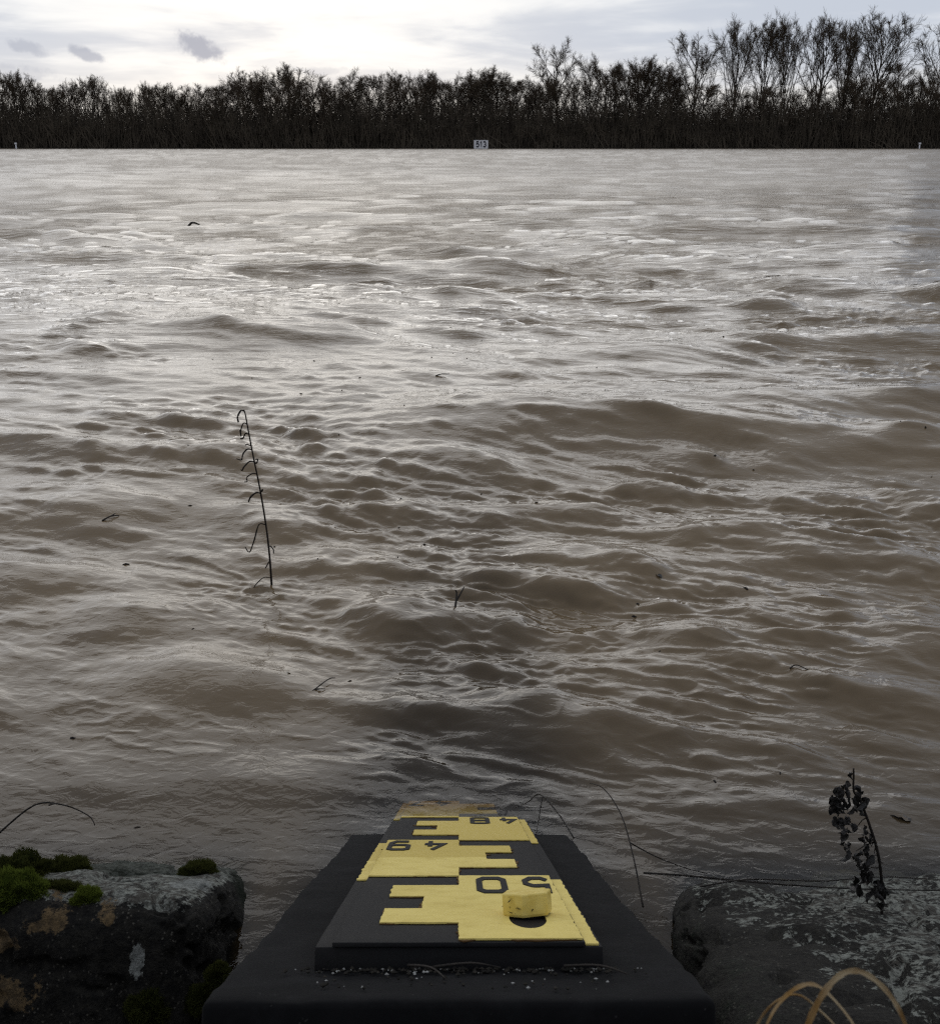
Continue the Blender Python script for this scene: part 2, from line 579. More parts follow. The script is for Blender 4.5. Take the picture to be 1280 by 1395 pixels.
# ------------------------------------------------------------------ far bank: trees
def tree_segments(seed, style):
    """a leafless tree one unit high: lists of (p0, p1, r0, r1) for wood and for twigs"""
    r = random.Random(seed)
    wood, twig = [], []
    cfg = dict(
        broom=dict(trunk=0.74, clear=0.20, n1=17, a1=(14, 38), l1=(0.34, 0.52), up=0.22, n2=10, n3=6, n4=6, rad=0.0115, tw=0.034),
        spread=dict(trunk=0.70, clear=0.22, n1=12, a1=(28, 55), l1=(0.36, 0.52), up=0.16, n2=9, n3=6, n4=6, rad=0.0125, tw=0.042),
        feather=dict(trunk=0.97, clear=0.15, n1=26, a1=(20, 40), l1=(0.10, 0.22), up=0.30, n2=7, n3=6, n4=5, rad=0.010, tw=0.060),
        dense=dict(trunk=0.80, clear=0.08, n1=22, a1=(28, 62), l1=(0.26, 0.42), up=0.16, n2=8, n3=6, n4=5, rad=0.012, tw=0.055),
        ivy=dict(trunk=0.85, clear=0.2, n1=12, a1=(20, 45), l1=(0.22, 0.36), up=0.15, n2=7, n3=5, n4=4, rad=0.016, tw=0.045),
    )[style]

    def rotd(d, ang, az):
        a = d.cross(Vector((0.21, 0.13, 1)) if abs(d.z) < 0.9 else Vector((1, 0.1, 0))).normalized()
        b = d.cross(a)
        return (d * math.cos(ang) + (a * math.cos(az) + b * math.sin(az)) * math.sin(ang)).normalized()

    def grow(p, d, L, rad, lvl, segs, wob):
        pts = [p.copy()]
        q = p.copy()
        for i in range(segs):
            d = (d + Vector((r.gauss(0, wob), r.gauss(0, wob), r.gauss(0, wob) + cfg['up'] * (0.5 if lvl else 0) / segs * 2))).normalized()
            q = q + d * (L / segs)
            pts.append(q.copy())
        out = wood if lvl <= 2 else twig
        for i in range(segs):
            t0, t1 = i / segs, (i + 1) / segs
            out.append((pts[i], pts[i + 1], rad * (1 - 0.75 * t0), rad * (1 - 0.75 * t1)))
        return pts

    def along(pts, t):
        s = t * (len(pts) - 1)
        i = min(int(s), len(pts) - 2)
        return pts[i].lerp(pts[i + 1], s - i), (pts[i + 1] - pts[i]).normalized()

    lean = Vector((r.gauss(0, 0.03), r.gauss(0, 0.03), 1)).normalized()
    tr = grow(Vector((0, 0, -0.02)), lean, cfg['trunk'], cfg['rad'], 0, 9, 0.035)
    az = r.random() * 6.28
    for i in range(cfg['n1']):
        t = cfg['clear'] + (0.98 - cfg['clear']) * (i + r.random() * 0.8) / cfg['n1']
        p, d = along(tr, t)
        az += 2.4 + r.gauss(0, 0.4)
        f = (t - cfg['clear']) / (1 - cfg['clear'])
        L = r.uniform(*cfg['l1']) * (1.05 - 0.55 * f) if style != 'feather' else r.uniform(*cfg['l1']) * (1.15 - 0.8 * f)
        if style == 'broom':
            L = (0.95 - r.random() * 0.05 - p.z) * r.uniform(0.80, 0.96)
        L = min(L, (1.0 - p.z) * 1.05 + 0.05)
        b1 = grow(p, rotd(d, R(r.uniform(*cfg['a1'])), az), L, cfg['rad'] * (0.55 - 0.25 * f), 1, 5, 0.09)
        for j in range(cfg['n2']):
            t2 = 0.22 + 0.78 * (j + r.random()) / cfg['n2']
            p2, d2 = along(b1, min(t2, 0.99))
            L2 = min(L, 0.36) * r.uniform(0.28, 0.5) * (1.15 - 0.6 * t2)
            b2 = grow(p2, rotd(d2, R(r.uniform(22, 48)), r.random() * 6.28), L2, cfg['rad'] * 0.16, 2, 3, 0.12)
            for k in range(cfg['n3']):
                t3 = 0.2 + 0.8 * (k + r.random()) / cfg['n3']
                p3, d3 = along(b2, min(t3, 0.99))
                L3 = max(L2 * r.uniform(0.35, 0.6), cfg['tw'] * 0.8)
                b3 = grow(p3, rotd(d3, R(r.uniform(20, 50)), r.random() * 6.28), L3, 0.0011, 3, 2, 0.10)
                for q in range(cfg['n4']):
                    p4, d4 = along(b3, min(0.15 + 0.85 * (q + r.random()) / cfg['n4'], 0.99))
                    e = p4 + rotd(d4, R(r.uniform(18, 50)), r.random() * 6.28) * cfg['tw'] * r.uniform(0.5, 1.1)
                    twig.append((p4, e, 0.0009, 0.0004))
    return wood, twig


def seg_mesh(name, segs, sides, scale=1.0):
    p0 = np.array([s[0] for s in segs], float)
    p1 = np.array([s[1] for s in segs], float)
    r0 = np.array([s[2] for s in segs])
    r1 = np.array([s[3] for s in segs])
    d = p1 - p0
    d /= np.linalg.norm(d, axis=1, keepdims=True) + 1e-12
    ref = np.where(np.abs(d[:, 2:3]) > 0.9, np.array([[1.0, 0.1, 0]]), np.array([[0.1, 0.2, 1.0]]))
    a = np.cross(d, ref)
    a /= np.linalg.norm(a, axis=1, keepdims=True)
    b = np.cross(d, a)
    n = len(segs)
    V = np.zeros((n, 2, sides, 3))
    for k in range(sides):
        t = 2 * math.pi * k / sides
        o = a * math.cos(t) + b * math.sin(t)
        V[:, 0, k] = p0 + o * r0[:, None]
        V[:, 1, k] = p1 + o * r1[:, None]
    base = np.arange(n)[:, None] * (2 * sides)
    k = np.arange(sides)
    k2 = (k + 1) % sides
    Fq = np.stack([base + k, base + k2, base + sides + k2, base + sides + k], -1).reshape(-1, 4)
    return np_mesh(name, V.reshape(-1, 3) * scale, Fq, sides > 3)


bark = simple_mat('bark', (0.040, 0.033, 0.026), (0.080, 0.067, 0.053), 0.8, 0.95, spec=0.1)
twig_mat = simple_mat('twig_bark', (0.060, 0.046, 0.032), (0.105, 0.080, 0.055), 0.6, 0.95, spec=0.1)
brush_mat = simple_mat('brush', (0.052, 0.044, 0.035), (0.105, 0.088, 0.067), 0.3, 0.95, spec=0.05)
ivy_mat = simple_mat('ivy_leaf', (0.010, 0.014, 0.007), (0.022, 0.030, 0.014), 3, 0.7, spec=0.2)

PROTO = {}
for st, cnt in (('broom', 6), ('spread', 7), ('dense', 3)):
    for q in range(cnt):
        wd, tg = tree_segments(hash_seed := (sum(map(ord, st)) * 31 + q * 7), st)
        ivm = None
        if st == 'ivy':
            rr = np.random.default_rng(hash_seed)
            n = 3500
            t = rr.random(n) ** 0.8
            rad = 0.045 * (1.2 - 0.7 * t) * np.sqrt(rr.random(n)) * (1 + 0.5 * np.sin(t * 40))
            an = rr.random(n) * 6.28
            c = np.stack([np.cos(an) * rad, np.sin(an) * rad, 0.03 + 0.72 * t], 1)
            e1 = rr.normal(size=(n, 3)) * 0.009
            e2 = rr.normal(size=(n, 3)) * 0.009
            V = np.stack([c - e1, c + e2, c + e1, c - e2], 1).reshape(-1, 3)
            ivm = np_mesh('ivy', V, np.arange(4 * n).reshape(n, 4))
            ivm.materials.append(ivy_mat)
        tm = seg_mesh('trunk', wd, 5)
        tm.materials.append(bark)
        cm = seg_mesh('crown', tg, 3)
        cm.materials.append(twig_mat)
        PROTO.setdefault(st, []).append((tm, cm, ivm))

TREE_N = 0


def plant_tree(px, top, style, dist, label, group, width=1.0, q=None, name='bare_tree'):
    """px: where along the bank (photo columns at 1493 px per radian), top: rows above the waterline"""
    global TREE_N
    TREE_N += 1
    r = random.Random(TREE_N * 13 + 5)
    x = (px - 640) / 1574.0 * dist           # 1493 / cos(18.5 deg)
    gz = 0.9 if dist > 262 else 0.35
    h = top / (1660.0 if style == 'broom' else 1625.0) * dist
    ps = PROTO[style]
    tm, cm, ivm = ps[(TREE_N if q is None else q) % len(ps)]
    t = empty(name, (x, dist, gz))
    t.rotation_euler = (0, 0, r.random() * 6.28)
    t.scale = (h * width, h * width, h)
    obj('trunk', tm, None, t)
    obj('crown', cm, None, t)
    if ivm:
        obj('ivy', ivm, None, t)
    tag(t, label, 'tree', group)


# tall poplars to the right: each can be told apart against the sky
G_TALL = 'tall bare trees rising above the far tree line'
for px, top, st, wd, q, lab in (
        (760, 148, 'spread', 1.0, 0, 'broad bare tree standing alone above the tree line right of the 513 sign'),
        (941, 164, 'spread', 0.95, 1, 'pale open-crowned bare tree just left of the tall poplar group'),
        (993, 172, 'broom', 0.78, 0, 'leftmost tall bare poplar of the tall group on the right'),
        (1030, 174, 'broom', 0.75, 1, 'second tall bare poplar from the left of the tall group'),
        (1066, 177, 'broom', 0.72, 2, 'third tall bare poplar from the left of the tall group'),
        (1104, 180, 'broom', 0.85, 3, 'fourth tall bare poplar from the left of the tall group'),
        (1142, 168, 'broom', 0.65, 4, 'narrow bare poplar between the two widest of the tall group'),
        (1178, 182, 'broom', 1.0, 0, 'widest bare poplar at the right end of the tall group'),
        (1272, 178, 'broom', 0.95, 2, 'tall bare poplar cut by the right edge of the picture'),
        (1218, 122, 'dense', 0.9, 0, 'dark dense-twigged tree in the dip right of the tall poplar group'),
        (1240, 118, 'spread', 0.8, 2, 'shorter bare tree beside the poplar at the right edge'),
        (803, 140, 'spread', 0.7, 3, 'thin bare tree just right of the broad lone tree'),
        (1160, 118, 'dense', 1.1, 1, 'dark dense-twigged tree low in front of the widest poplar'),
):
    plant_tree(px, top, st, 262 + (px * 7 % 11), lab, G_TALL, wd, q)

# feathery row at the far left
L_LEFT = 'slender feathery bare tree in the sparse row at the far left of the tree line'
for px, top in ((-8, 104), (8, 108), (24, 106), (40, 112), (57, 90), (80, 96), (86, 84), (103, 92), (122, 106), (135, 94), (152, 84), (166, 84), (181, 83)):
    plant_tree(px, top + random.uniform(-4, 4), random.choice(['broom', 'broom', 'spread']), 256 + random.random() * 12, L_LEFT, 'feathery trees at the far left', random.uniform(0.8, 1.15))

# the even row between the left end and the sign
L_MID1 = 'bare mid-height tree in the close row below and left of the small dark cloud'
L_MID2 = 'bare mid-height tree in the higher row just right of the small dark cloud'
L_MID3 = 'bare mid-height tree in the close row just left of the 513 sign'
for px, top in ((200, 86), (212, 86), (227, 90), (243, 82), (258, 84), (275, 90), (292, 92), (306, 90), (322, 94), (336, 105), (349, 96), (363, 98), (380, 110), (397, 112),
                (410, 104), (424, 109), (440, 94), (458, 92), (474, 98), (488, 102), (503, 108), (520, 110), (536, 104), (548, 104), (563, 92), (577, 96), (590, 103), (602, 100), (615, 96), (630, 100), (642, 104)):
    plant_tree(px, top + random.uniform(-3, 3), random.choice(['spread', 'spread', 'broom', 'broom', 'spread', 'dense']), 256 + random.random() * 14, (L_MID1, L_MID2, L_MID3)[(px > 300) + (px > 470)], ('mid-height trees left of the dark cloud', 'mid-height trees under the dark cloud', 'mid-height trees beside the sign')[(px > 300) + (px > 470)], random.uniform(0.95, 1.35))

L_MR = 'bare mid-height tree between the 513 sign and the broad lone tree'
L_MR2 = 'bare mid-height tree between the broad lone tree and the tall poplar group'
for px, top in ((656, 110), (668, 113), (682, 104), (695, 100), (708, 102), (722, 96), (736, 88), (752, 92), (782, 96), (820, 122), (836, 118), (852, 126), (868, 124), (884, 112), (897, 116), (912, 108), (926, 96), (955, 98), (970, 92)):
    plant_tree(px, top + random.uniform(-3, 3), random.choice(['spread', 'spread', 'broom', 'dense']), 256 + random.random() * 14, (L_MR if px < 775 else L_MR2), ('mid-height trees right of the sign' if px < 775 else 'mid-height trees left of the poplars'), random.uniform(0.95, 1.3))

L_RT = 'dark low tree at the feet of the tall poplars on the right'
for px, top in ((988, 88), (1004, 84), (1020, 92), (1040, 82), (1058, 90), (1078, 84), (1096, 94), (1116, 88), (1136, 96), (1152, 104), (1172, 108), (1190, 104), (1204, 96), (1226, 98), (1250, 100), (1266, 92), (1284, 98)):
    plant_tree(px, top + random.uniform(-4, 4), random.choice(['spread', 'dense', 'spread']), 255 + random.random() * 8, L_RT, 'low trees under the poplars', random.uniform(0.85, 1.2))


def build_brush():
    """the dense willow scrub along the waterline: nobody could count it"""
    r = np.random.default_rng(3)
    n = 24000
    x = r.uniform(-150, 150, n)
    y = 252.5 + 22 * r.random(n) ** 1.2
    gz = np.interp(y, [251.5, 254, 262, 280], [0.1, 0.35, 0.9, 1.2])
    hmod = 8.3 + 1.3 * vnoise(np.stack([x * 0.12, y * 0 + 1, y * 0], 1), 3, 3) * 1.6
    h = hmod * np.where(r.random(n) < 0.2, r.uniform(0.9, 1.45, n), r.uniform(0.55, 1.05, n))
    an = r.random(n) * 6.28
    ln = r.random(n) ** 1.5 * 0.75
    p0 = np.stack([x, y, gz - 0.1], 1)
    p1 = p0 + np.stack([np.cos(an) * ln * h, np.sin(an) * ln * h * 0.6, h], 1)
    rad = r.uniform(0.035, 0.085, n)
    segs = [(a, b, q, q * 0.35) for a, b, q in zip(p0, p1, rad)]
    # twigs on the stems
    k = 6
    t = r.random((n, k)) ** 0.7 * 0.85 + 0.12
    b0 = p0[:, None] + (p1 - p0)[:, None] * t[..., None]
    off = r.normal(size=(n, k, 3)) * np.array([0.75, 0.5, 0.45]) + np.array([0, 0, 0.45])
    b1 = b0 + off * r.uniform(0.5, 1.3, (n, k, 1))
    m2 = n * k
    V0, V1 = b0.reshape(-1, 3), b1.reshape(-1, 3)
    side = r.normal(size=(m2, 3))
    side /= np.linalg.norm(side, axis=1, keepdims=True)
    side *= 0.07
    ns = 14000
    xs_ = r.uniform(-150, 150, ns)
    ys_ = 252.2 + 16 * r.random(ns)
    q0 = np.stack([xs_, ys_, np.full(ns, 0.1)], 1)
    q1 = q0 + np.stack([r.normal(size=ns) * 1.7, r.normal(size=ns) * 0.9, r.uniform(1.5, 5.0, ns)], 1)
    segs += [(a_, b_, 0.09, 0.05) for a_, b_ in zip(q0, q1)]
    me = seg_mesh('brush_stems', segs, 3)
    o = obj('willow_scrub', me, brush_mat)
    tag(o, 'dense dark scrub along the far waterline under the trees', 'scrub', kind='stuff')
    V = np.stack([V0 - side, V0 + side, V1 + side * 0.3], 1).reshape(-1, 3)
    me2 = np_mesh('brush_twigs', V, np.arange(3 * m2).reshape(-1, 3))
    o2 = obj('scrub_twigs', me2, brush_mat, o)
    tag(o2, kind='stuff')


build_brush()


# ------------------------------------------------------------------ writing in strokes
def stroke(points, w, closed=False):
    """mitred band along a 2D polyline: left and right rims"""
    P = [Vector(p) for p in points]
    n = len(P)
    Lr, Rr = [], []
    for i in range(n):
        a = P[i] - P[i - 1] if (i or closed) else None
        b = P[(i + 1) % n] - P[i] if (i < n - 1 or closed) else None
        if a is None:
            nn = Vector((-b.y, b.x)).normalized()
            k = 1
        elif b is None:
            nn = Vector((-a.y, a.x)).normalized()
            k = 1
        else:
            n1 = Vector((-a.y, a.x)).normalized()
            n2 = Vector((-b.y, b.x)).normalized()
            nn = (n1 + n2).normalized()
            k = 1 / max(nn.dot(n1), 0.5)
        Lr.append(P[i] + nn * w * 0.5 * k)
        Rr.append(P[i] - nn * w * 0.5 * k)
    return Lr, Rr


OCT = [(0.24, 1), (0.76, 1), (0.93, 0.86), (0.93, 0.14), (0.76, 0), (0.24, 0), (0.07, 0.14), (0.07, 0.86)]


def ring(y0, y1):
    return [(x, y0 + (y1 - y0) * y) for x, y in OCT]


DIGITS = {
    '0': [(ring(0, 1), True)],
    '1': [([(0.22, 0.72), (0.55, 1.0), (0.55, 0.0)], False)],
    '3': [([(0.08, 0.86), (0.28, 1), (0.70, 1), (0.92, 0.82), (0.92, 0.64), (0.66, 0.53), (0.92, 0.40), (0.92, 0.18), (0.70, 0), (0.28, 0), (0.06, 0.16)], False)],
    '4': [([(0.62, 1.02), (0.10, 0.34), (1.0, 0.34)], False), ([(0.74, 0.62), (0.74, -0.02)], False)],
    '5': [([(0.88, 1.0), (0.16, 1.0), (0.12, 0.56), (0.66, 0.60), (0.92, 0.42), (0.92, 0.20), (0.68, 0), (0.28, 0), (0.06, 0.16)], False)],
    '8': [(ring(0.52, 1), True), (ring(0, 0.48), True)],
    '9': [(ring(0.44, 1), True), ([(0.93, 0.56), (0.93, 0.22), (0.70, 0.0), (0.12, 0.02)], False)],
    '7': [([(0.06, 1.0), (0.92, 1.0), (0.40, 0.0)], False)],
}


def digit_mesh(ch, fn, w=0.2, th=1.0):
    """fn maps (u, v, level) of the unit box into space; level 0 bottom, 1 top"""
    V, Fc = [], []
    for si, (pts, closed) in enumerate(DIGITS[ch]):
        L_, R_ = stroke(pts, w, closed)
        n = len(pts)
        base = len(V)
        dz = 1 + 0.15 * si
        for i in range(n):
            V += [fn(L_[i].x, L_[i].y, dz), fn(R_[i].x, R_[i].y, dz), fn(L_[i].x, L_[i].y, 0), fn(R_[i].x, R_[i].y, 0)]
        for i in range(n if closed else n - 1):
            a = base + 4 * i
            b = base + 4 * ((i + 1) % n)
            Fc += [(a, b, b + 1, a + 1), (a, a + 2, b + 2, b), (a + 1, b + 1, b + 3, a + 3)]
        if not closed:
            a, b = base, base + 4 * (n - 1)
            Fc += [(a, a + 1, a + 3, a + 2), (b, b + 2, b + 3, b + 1)]
    return py_mesh('digit', V, Fc)


def box_mesh(name, sx, sy, sz, bevel=0.0, segs=2, mat_=None):
    bm = bmesh.new()
    bmesh.ops.create_cube(bm, size=1)
    bmesh.ops.scale(bm, vec=(sx, sy, sz), verts=bm.verts)
    if bevel:
        bmesh.ops.bevel(bm, geom=bm.edges[:], offset=bevel, segments=segs, affect='EDGES', profile=0.6)
    me = bpy.data.meshes.new(name)
    bm.to_mesh(me)
    bm.free()
    return me


# ------------------------------------------------------------------ 513 board and the two posts
white_paint = simple_mat('white_paint', (0.62, 0.63, 0.66), (0.80, 0.80, 0.82), 1.5, 0.5)
sign_black = simple_mat('sign_black', (0.010, 0.011, 0.020), (0.02, 0.02, 0.035), 3, 0.6)
post_grey = simple_mat('post_grey', (0.20, 0.20, 0.20), (0.34, 0.34, 0.33), 3, 0.7)


def build_sign():
    D = 250.6
    x = (655 - 640) / 1574.0 * D + 0.0
    t = empty('kilometre_sign', (x, D, -0.35))
    b = obj('board', box_mesh('board', 2.95, 0.06, 1.62, 0.02), white_paint, t)
    b.location = (0, 0, 1.24)
    for ch, u0 in (('5', -1.03), ('1', -0.28), ('3', 0.45)):
        d = obj('digit', digit_mesh(ch, lambda u, v, l, u0=u0: (u0 + u * 0.62, -0.031 - 0.012 * l, 0.75 + v * 1.02), 0.29), sign_black, t)
    fr = []
    for sx, sz, cx, cz in ((3.05, 0.07, 0, 2.085), (3.05, 0.07, 0, 0.395), (0.07, 1.62, -1.51, 1.24), (0.07, 1.62, 1.51, 1.24)):
        f = obj('frame_bar', box_mesh('frame_bar', sx, 0.09, sz, 0.01), white_paint, t)
        f.location = (cx, 0, cz)
    for sx in (-1, 1):
        V, Fc = tube([(sx * 0.95, 0.09, -0.7), (sx * 0.95, 0.09, 2.0)], [0.05, 0.05], 8)
        obj('post', py_mesh('post', V, Fc), post_grey, t)
    tag(t, 'white board reading 513 in dark digits at the far waterline', 'sign')


build_sign()


def build_marker(px, label):
    D = 250.4
    t = empty('bank_post', ((px - 640) / 1574.0 * D, D, -0.5))
    V, Fc = tube([(0, 0, -0.5), (0, 0, 1.35)], [0.17, 0.15], 10)
    obj('shaft', py_mesh('shaft', V, Fc, True), white_paint, t)
    V, Fc = tube([(0, 0, 1.35), (0, 0, 1.40), (0, 0, 1.68), (0, 0, 1.74)], [0.16, 0.27, 0.27, 0.20], 10)
    obj('cap', py_mesh('cap', V, Fc, True), white_paint, t)
    tag(t, label, 'post', 'white posts on the far bank')


build_marker(22, 'small white post at the far waterline near the left edge')
build_marker(1252, 'small white post at the far waterline near the right edge')

# ------------------------------------------------------------------ river gauge
g = empty('river_gauge', G_O)
tag(g, 'black inclined river gauge with yellow marks numbered 50, 49 and 48', 'gauge')
YAW = 0.0095
# gauge frame: u right, s down the slope, n up from the face
gx_ = Vector((math.cos(YAW), 0, 0)) + S_DIR * math.sin(YAW)
gs_ = S_DIR * math.cos(YAW) - Vector((math.sin(YAW), 0, 0))
g.matrix_world = Matrix(((gx_.x, gs_.x, N_DIR.x, G_O.x - 0.0054), (gx_.y, gs_.y, N_DIR.y, G_O.y), (gx_.z, gs_.z, N_DIR.z, G_O.z), (0, 0, 0, 1)))


def paint_mat(name, base, dirty, dirt_line=None, rough=0.55, dark=None, chips=None):
    m, T = material(name)
    tcn = T.n('ShaderNodeTexCoord')
    geo = tcn.outputs['Object']
    n1 = T.noise(geo, 60, 6, 0.65)
    n2 = T.noise(geo, 260, 4, 0.6)
    mp = T.n('ShaderNodeMapping', Vector=geo)
    mp.inputs['Scale'].default_value = (22, 90, 22)
    streak = T.noise(mp, 1.0, 4, 0.6)
    c = T.mix(T.m('MULTIPLY', T.step(n1, 0.45, 0.75), 0.55), base, dirty)
    c = T.mix(T.m('MULTIPLY', T.step(T.noise(geo, 11, 5, 0.6, 0.8), 0.45, 0.70), 0.5), c, dirty)
    if dirt_line is not None:
        sp = T.n('ShaderNodeSeparateXYZ', Vector=geo)
        wob = T.m('ADD', sp.outputs[1], T.m('MULTIPLY', T.m('SUBTRACT', n1, 0.5), 0.012))
        c = T.mix(T.m('MULTIPLY', T.step(wob, dirt_line - 0.002, dirt_line + 0.003), 0.75), c, dirty)
    c = T.mix(T.m('MULTIPLY', T.step(streak, 0.56, 0.72), 0.30), c, dirty)
    if chips:
        c = T.mix(T.step(n2, 0.68, 0.74), c, chips)
    p = T.n('ShaderNodeBsdfPrincipled', Base__Color=c, Roughness=rough)
    p.inputs['Specular IOR Level'].default_value = 0.15
    b = T.n('ShaderNodeBump', Height=T.m('ADD', n1, T.m('MULTIPLY', n2, 0.4)))
    b.inputs['Strength'].default_value = 0.6
    b.inputs['Distance'].default_value = 0.0008
    T.put(p, 'Normal', b)
    finish(T, p)
    return m


yellow = paint_mat('yellow_paint', (0.80, 0.645, 0.195), (0.56, 0.42, 0.090), 0.314, 0.5, chips=(0.50, 0.36, 0.10))
brown_edge = paint_mat('worn_paint_edge', (0.10, 0.055, 0.018), (0.035, 0.020, 0.010), None, 0.8)
black_paint = paint_mat('black_paint', (0.012, 0.012, 0.013), (0.020, 0.019, 0.018), None, 0.7, chips=(0.026, 0.026, 0.027))
digit_black = paint_mat('black_digit_paint', (0.016, 0.016, 0.017), (0.030, 0.027, 0.022), None, 0.7)
tar_black = paint_mat('tarred_steel', (0.005, 0.005, 0.0055), (0.013, 0.013, 0.014), None, 0.95, chips=(0.032, 0.031, 0.030))


def rough_box(name, u0, u1, s0, s1, n0, n1, seed, amp, du=0.012, ds=0.012, bevel=0.003):
    """a slab in gauge coordinates with a slightly uneven skin"""
    nu = max(4, int((u1 - u0) / du))
    ns = max(4, int((s1 - s0) / ds))
    nn = max(2, int((n1 - n0) / du))
    bm = bmesh.new()
    cache = {}

    def vert(u, s, n):
        key = (u, s, n)
        if key not in cache:
            cache[key] = bm.verts.new((u0 + (u1 - u0) * u / nu, s0 + (s1 - s0) * s / ns, n0 + (n1 - n0) * n / nn))
        return cache[key]
    for a in range(nu):
        for b in range(ns):
            bm.faces.new((vert(a, b, nn), vert(a + 1, b, nn), vert(a + 1, b + 1, nn), vert(a, b + 1, nn)))
            bm.faces.new((vert(a, b, 0), vert(a, b + 1, 0), vert(a + 1, b + 1, 0), vert(a + 1, b, 0)))
    for a in range(nu):
        for c in range(nn):
            bm.faces.new((vert(a, 0, c), vert(a + 1, 0, c), vert(a + 1, 0, c + 1), vert(a, 0, c + 1)))
            bm.faces.new((vert(a, ns, c), vert(a, ns, c + 1), vert(a + 1, ns, c + 1), vert(a + 1, ns, c)))
    for b in range(ns):
        for c in range(nn):
            bm.faces.new((vert(0, b, c), vert(0, b, c + 1), vert(0, b + 1, c + 1), vert(0, b + 1, c)))
            bm.faces.new((vert(nu, b, c), vert(nu, b + 1, c), vert(nu, b + 1, c + 1), vert(nu, b, c + 1)))
    bm.normal_update()
    if bevel:
        ed = [e for e in bm.edges if len(e.link_faces) == 2 and e.calc_face_angle(0) > 0.8]
        bmesh.ops.bevel(bm, geom=ed, offset=bevel, segments=2, affect='EDGES', profile=0.5)
    bm.normal_update()
    co = np.array([v.co[:] for v in bm.verts])
    nz = vnoise(co, seed, 4, 40.0)
    nz2 = vnoise(co, seed + 3, 3, 9.0)
    for v, k, k2 in zip(bm.verts, nz, nz2):
        v.co += v.normal * (k * amp + k2 * amp)
    me = bpy.data.meshes.new(name)
    bm.to_mesh(me)
    bm.free()
    for p in me.polygons:
        p.use_smooth = True
    return me


beam = obj('base_beam', rough_box('base_beam', -0.109, 0.110, -0.041, 1.35, -0.075, -0.0135, 4, 0.0024, du=0.008, ds=0.010, bevel=0.003), tar_black, g)
tag(beam, 'wide black beam under the yellow scale')
back = obj('backing_plate', rough_box('backing_plate', -0.0690, 0.0695, 0.016, 1.30, -0.0135, -0.0025, 8, 0.00025, bevel=0.0006), black_paint, g)
face = obj('face_plate', rough_box('face_plate', -0.0605, 0.0610, 0.014, 1.30, -0.0024, 0.0, 9, 0.00012, ds=0.02, bevel=0.0004), black_paint, g)


def jag(poly, step=0.004, amp=0.0005, seed=0):
    r = random.Random(seed)
    out = []
    n = len(poly)
    for i in range(n):
        a, b = Vector(poly[i]), Vector(poly[(i + 1) % n])
        k = max(1, int((b - a).length / step))
        d = (b - a).normalized()
        nn = Vector((-d.y, d.x))
        for q in range(k):
            j = r.gauss(0, amp)
            if r.random() < 0.08:
                j += r.choice((-1, 1)) * amp * 2.2
            out.append(a.lerp(b, q / k) + nn * (j if q else 0) + d * (r.gauss(0, amp) if q else 0))
    return out


def plate(name, poly, n0, n1, holes=()):
    """an extruded flat outline, with optional holes, in gauge coordinates"""
    loops = [[Vector((p[0], p[1], 0)) for p in poly]] + [[Vector((p[0], p[1], 0)) for p in h] for h in holes]
    tri = tessellate_polygon(loops)
    flat = [p for lp in loops for p in lp]
    n = len(flat)
    V = [(p.x, p.y, n1) for p in flat] + [(p.x, p.y, n0) for p in flat]
    Fc = []
    for t in tri:
        a, b, c = t
        nrm = (flat[b] - flat[a]).cross(flat[c] - flat[a]).z
        Fc.append(t if nrm > 0 else (a, c, b))
    i = 0
    for lp in loops:
        k = len(lp)
        for q in range(k):
            Fc.append((i + q, i + (q + 1) % k, n + i + (q + 1) % k, n + i + q))
        i += k
    me = py_mesh(name, V, Fc)
    bm = bmesh.new()
    bm.from_mesh(me)
    bmesh.ops.recalc_face_normals(bm, faces=bm.faces)
    bm.to_mesh(me)
    bm.free()
    return me


BOLT = (0.0373, 0.080)
SLOT = (0.0365, 0.067, 0.0098, 0.0260)
DIV = 0.0411
S0 = 0.0165


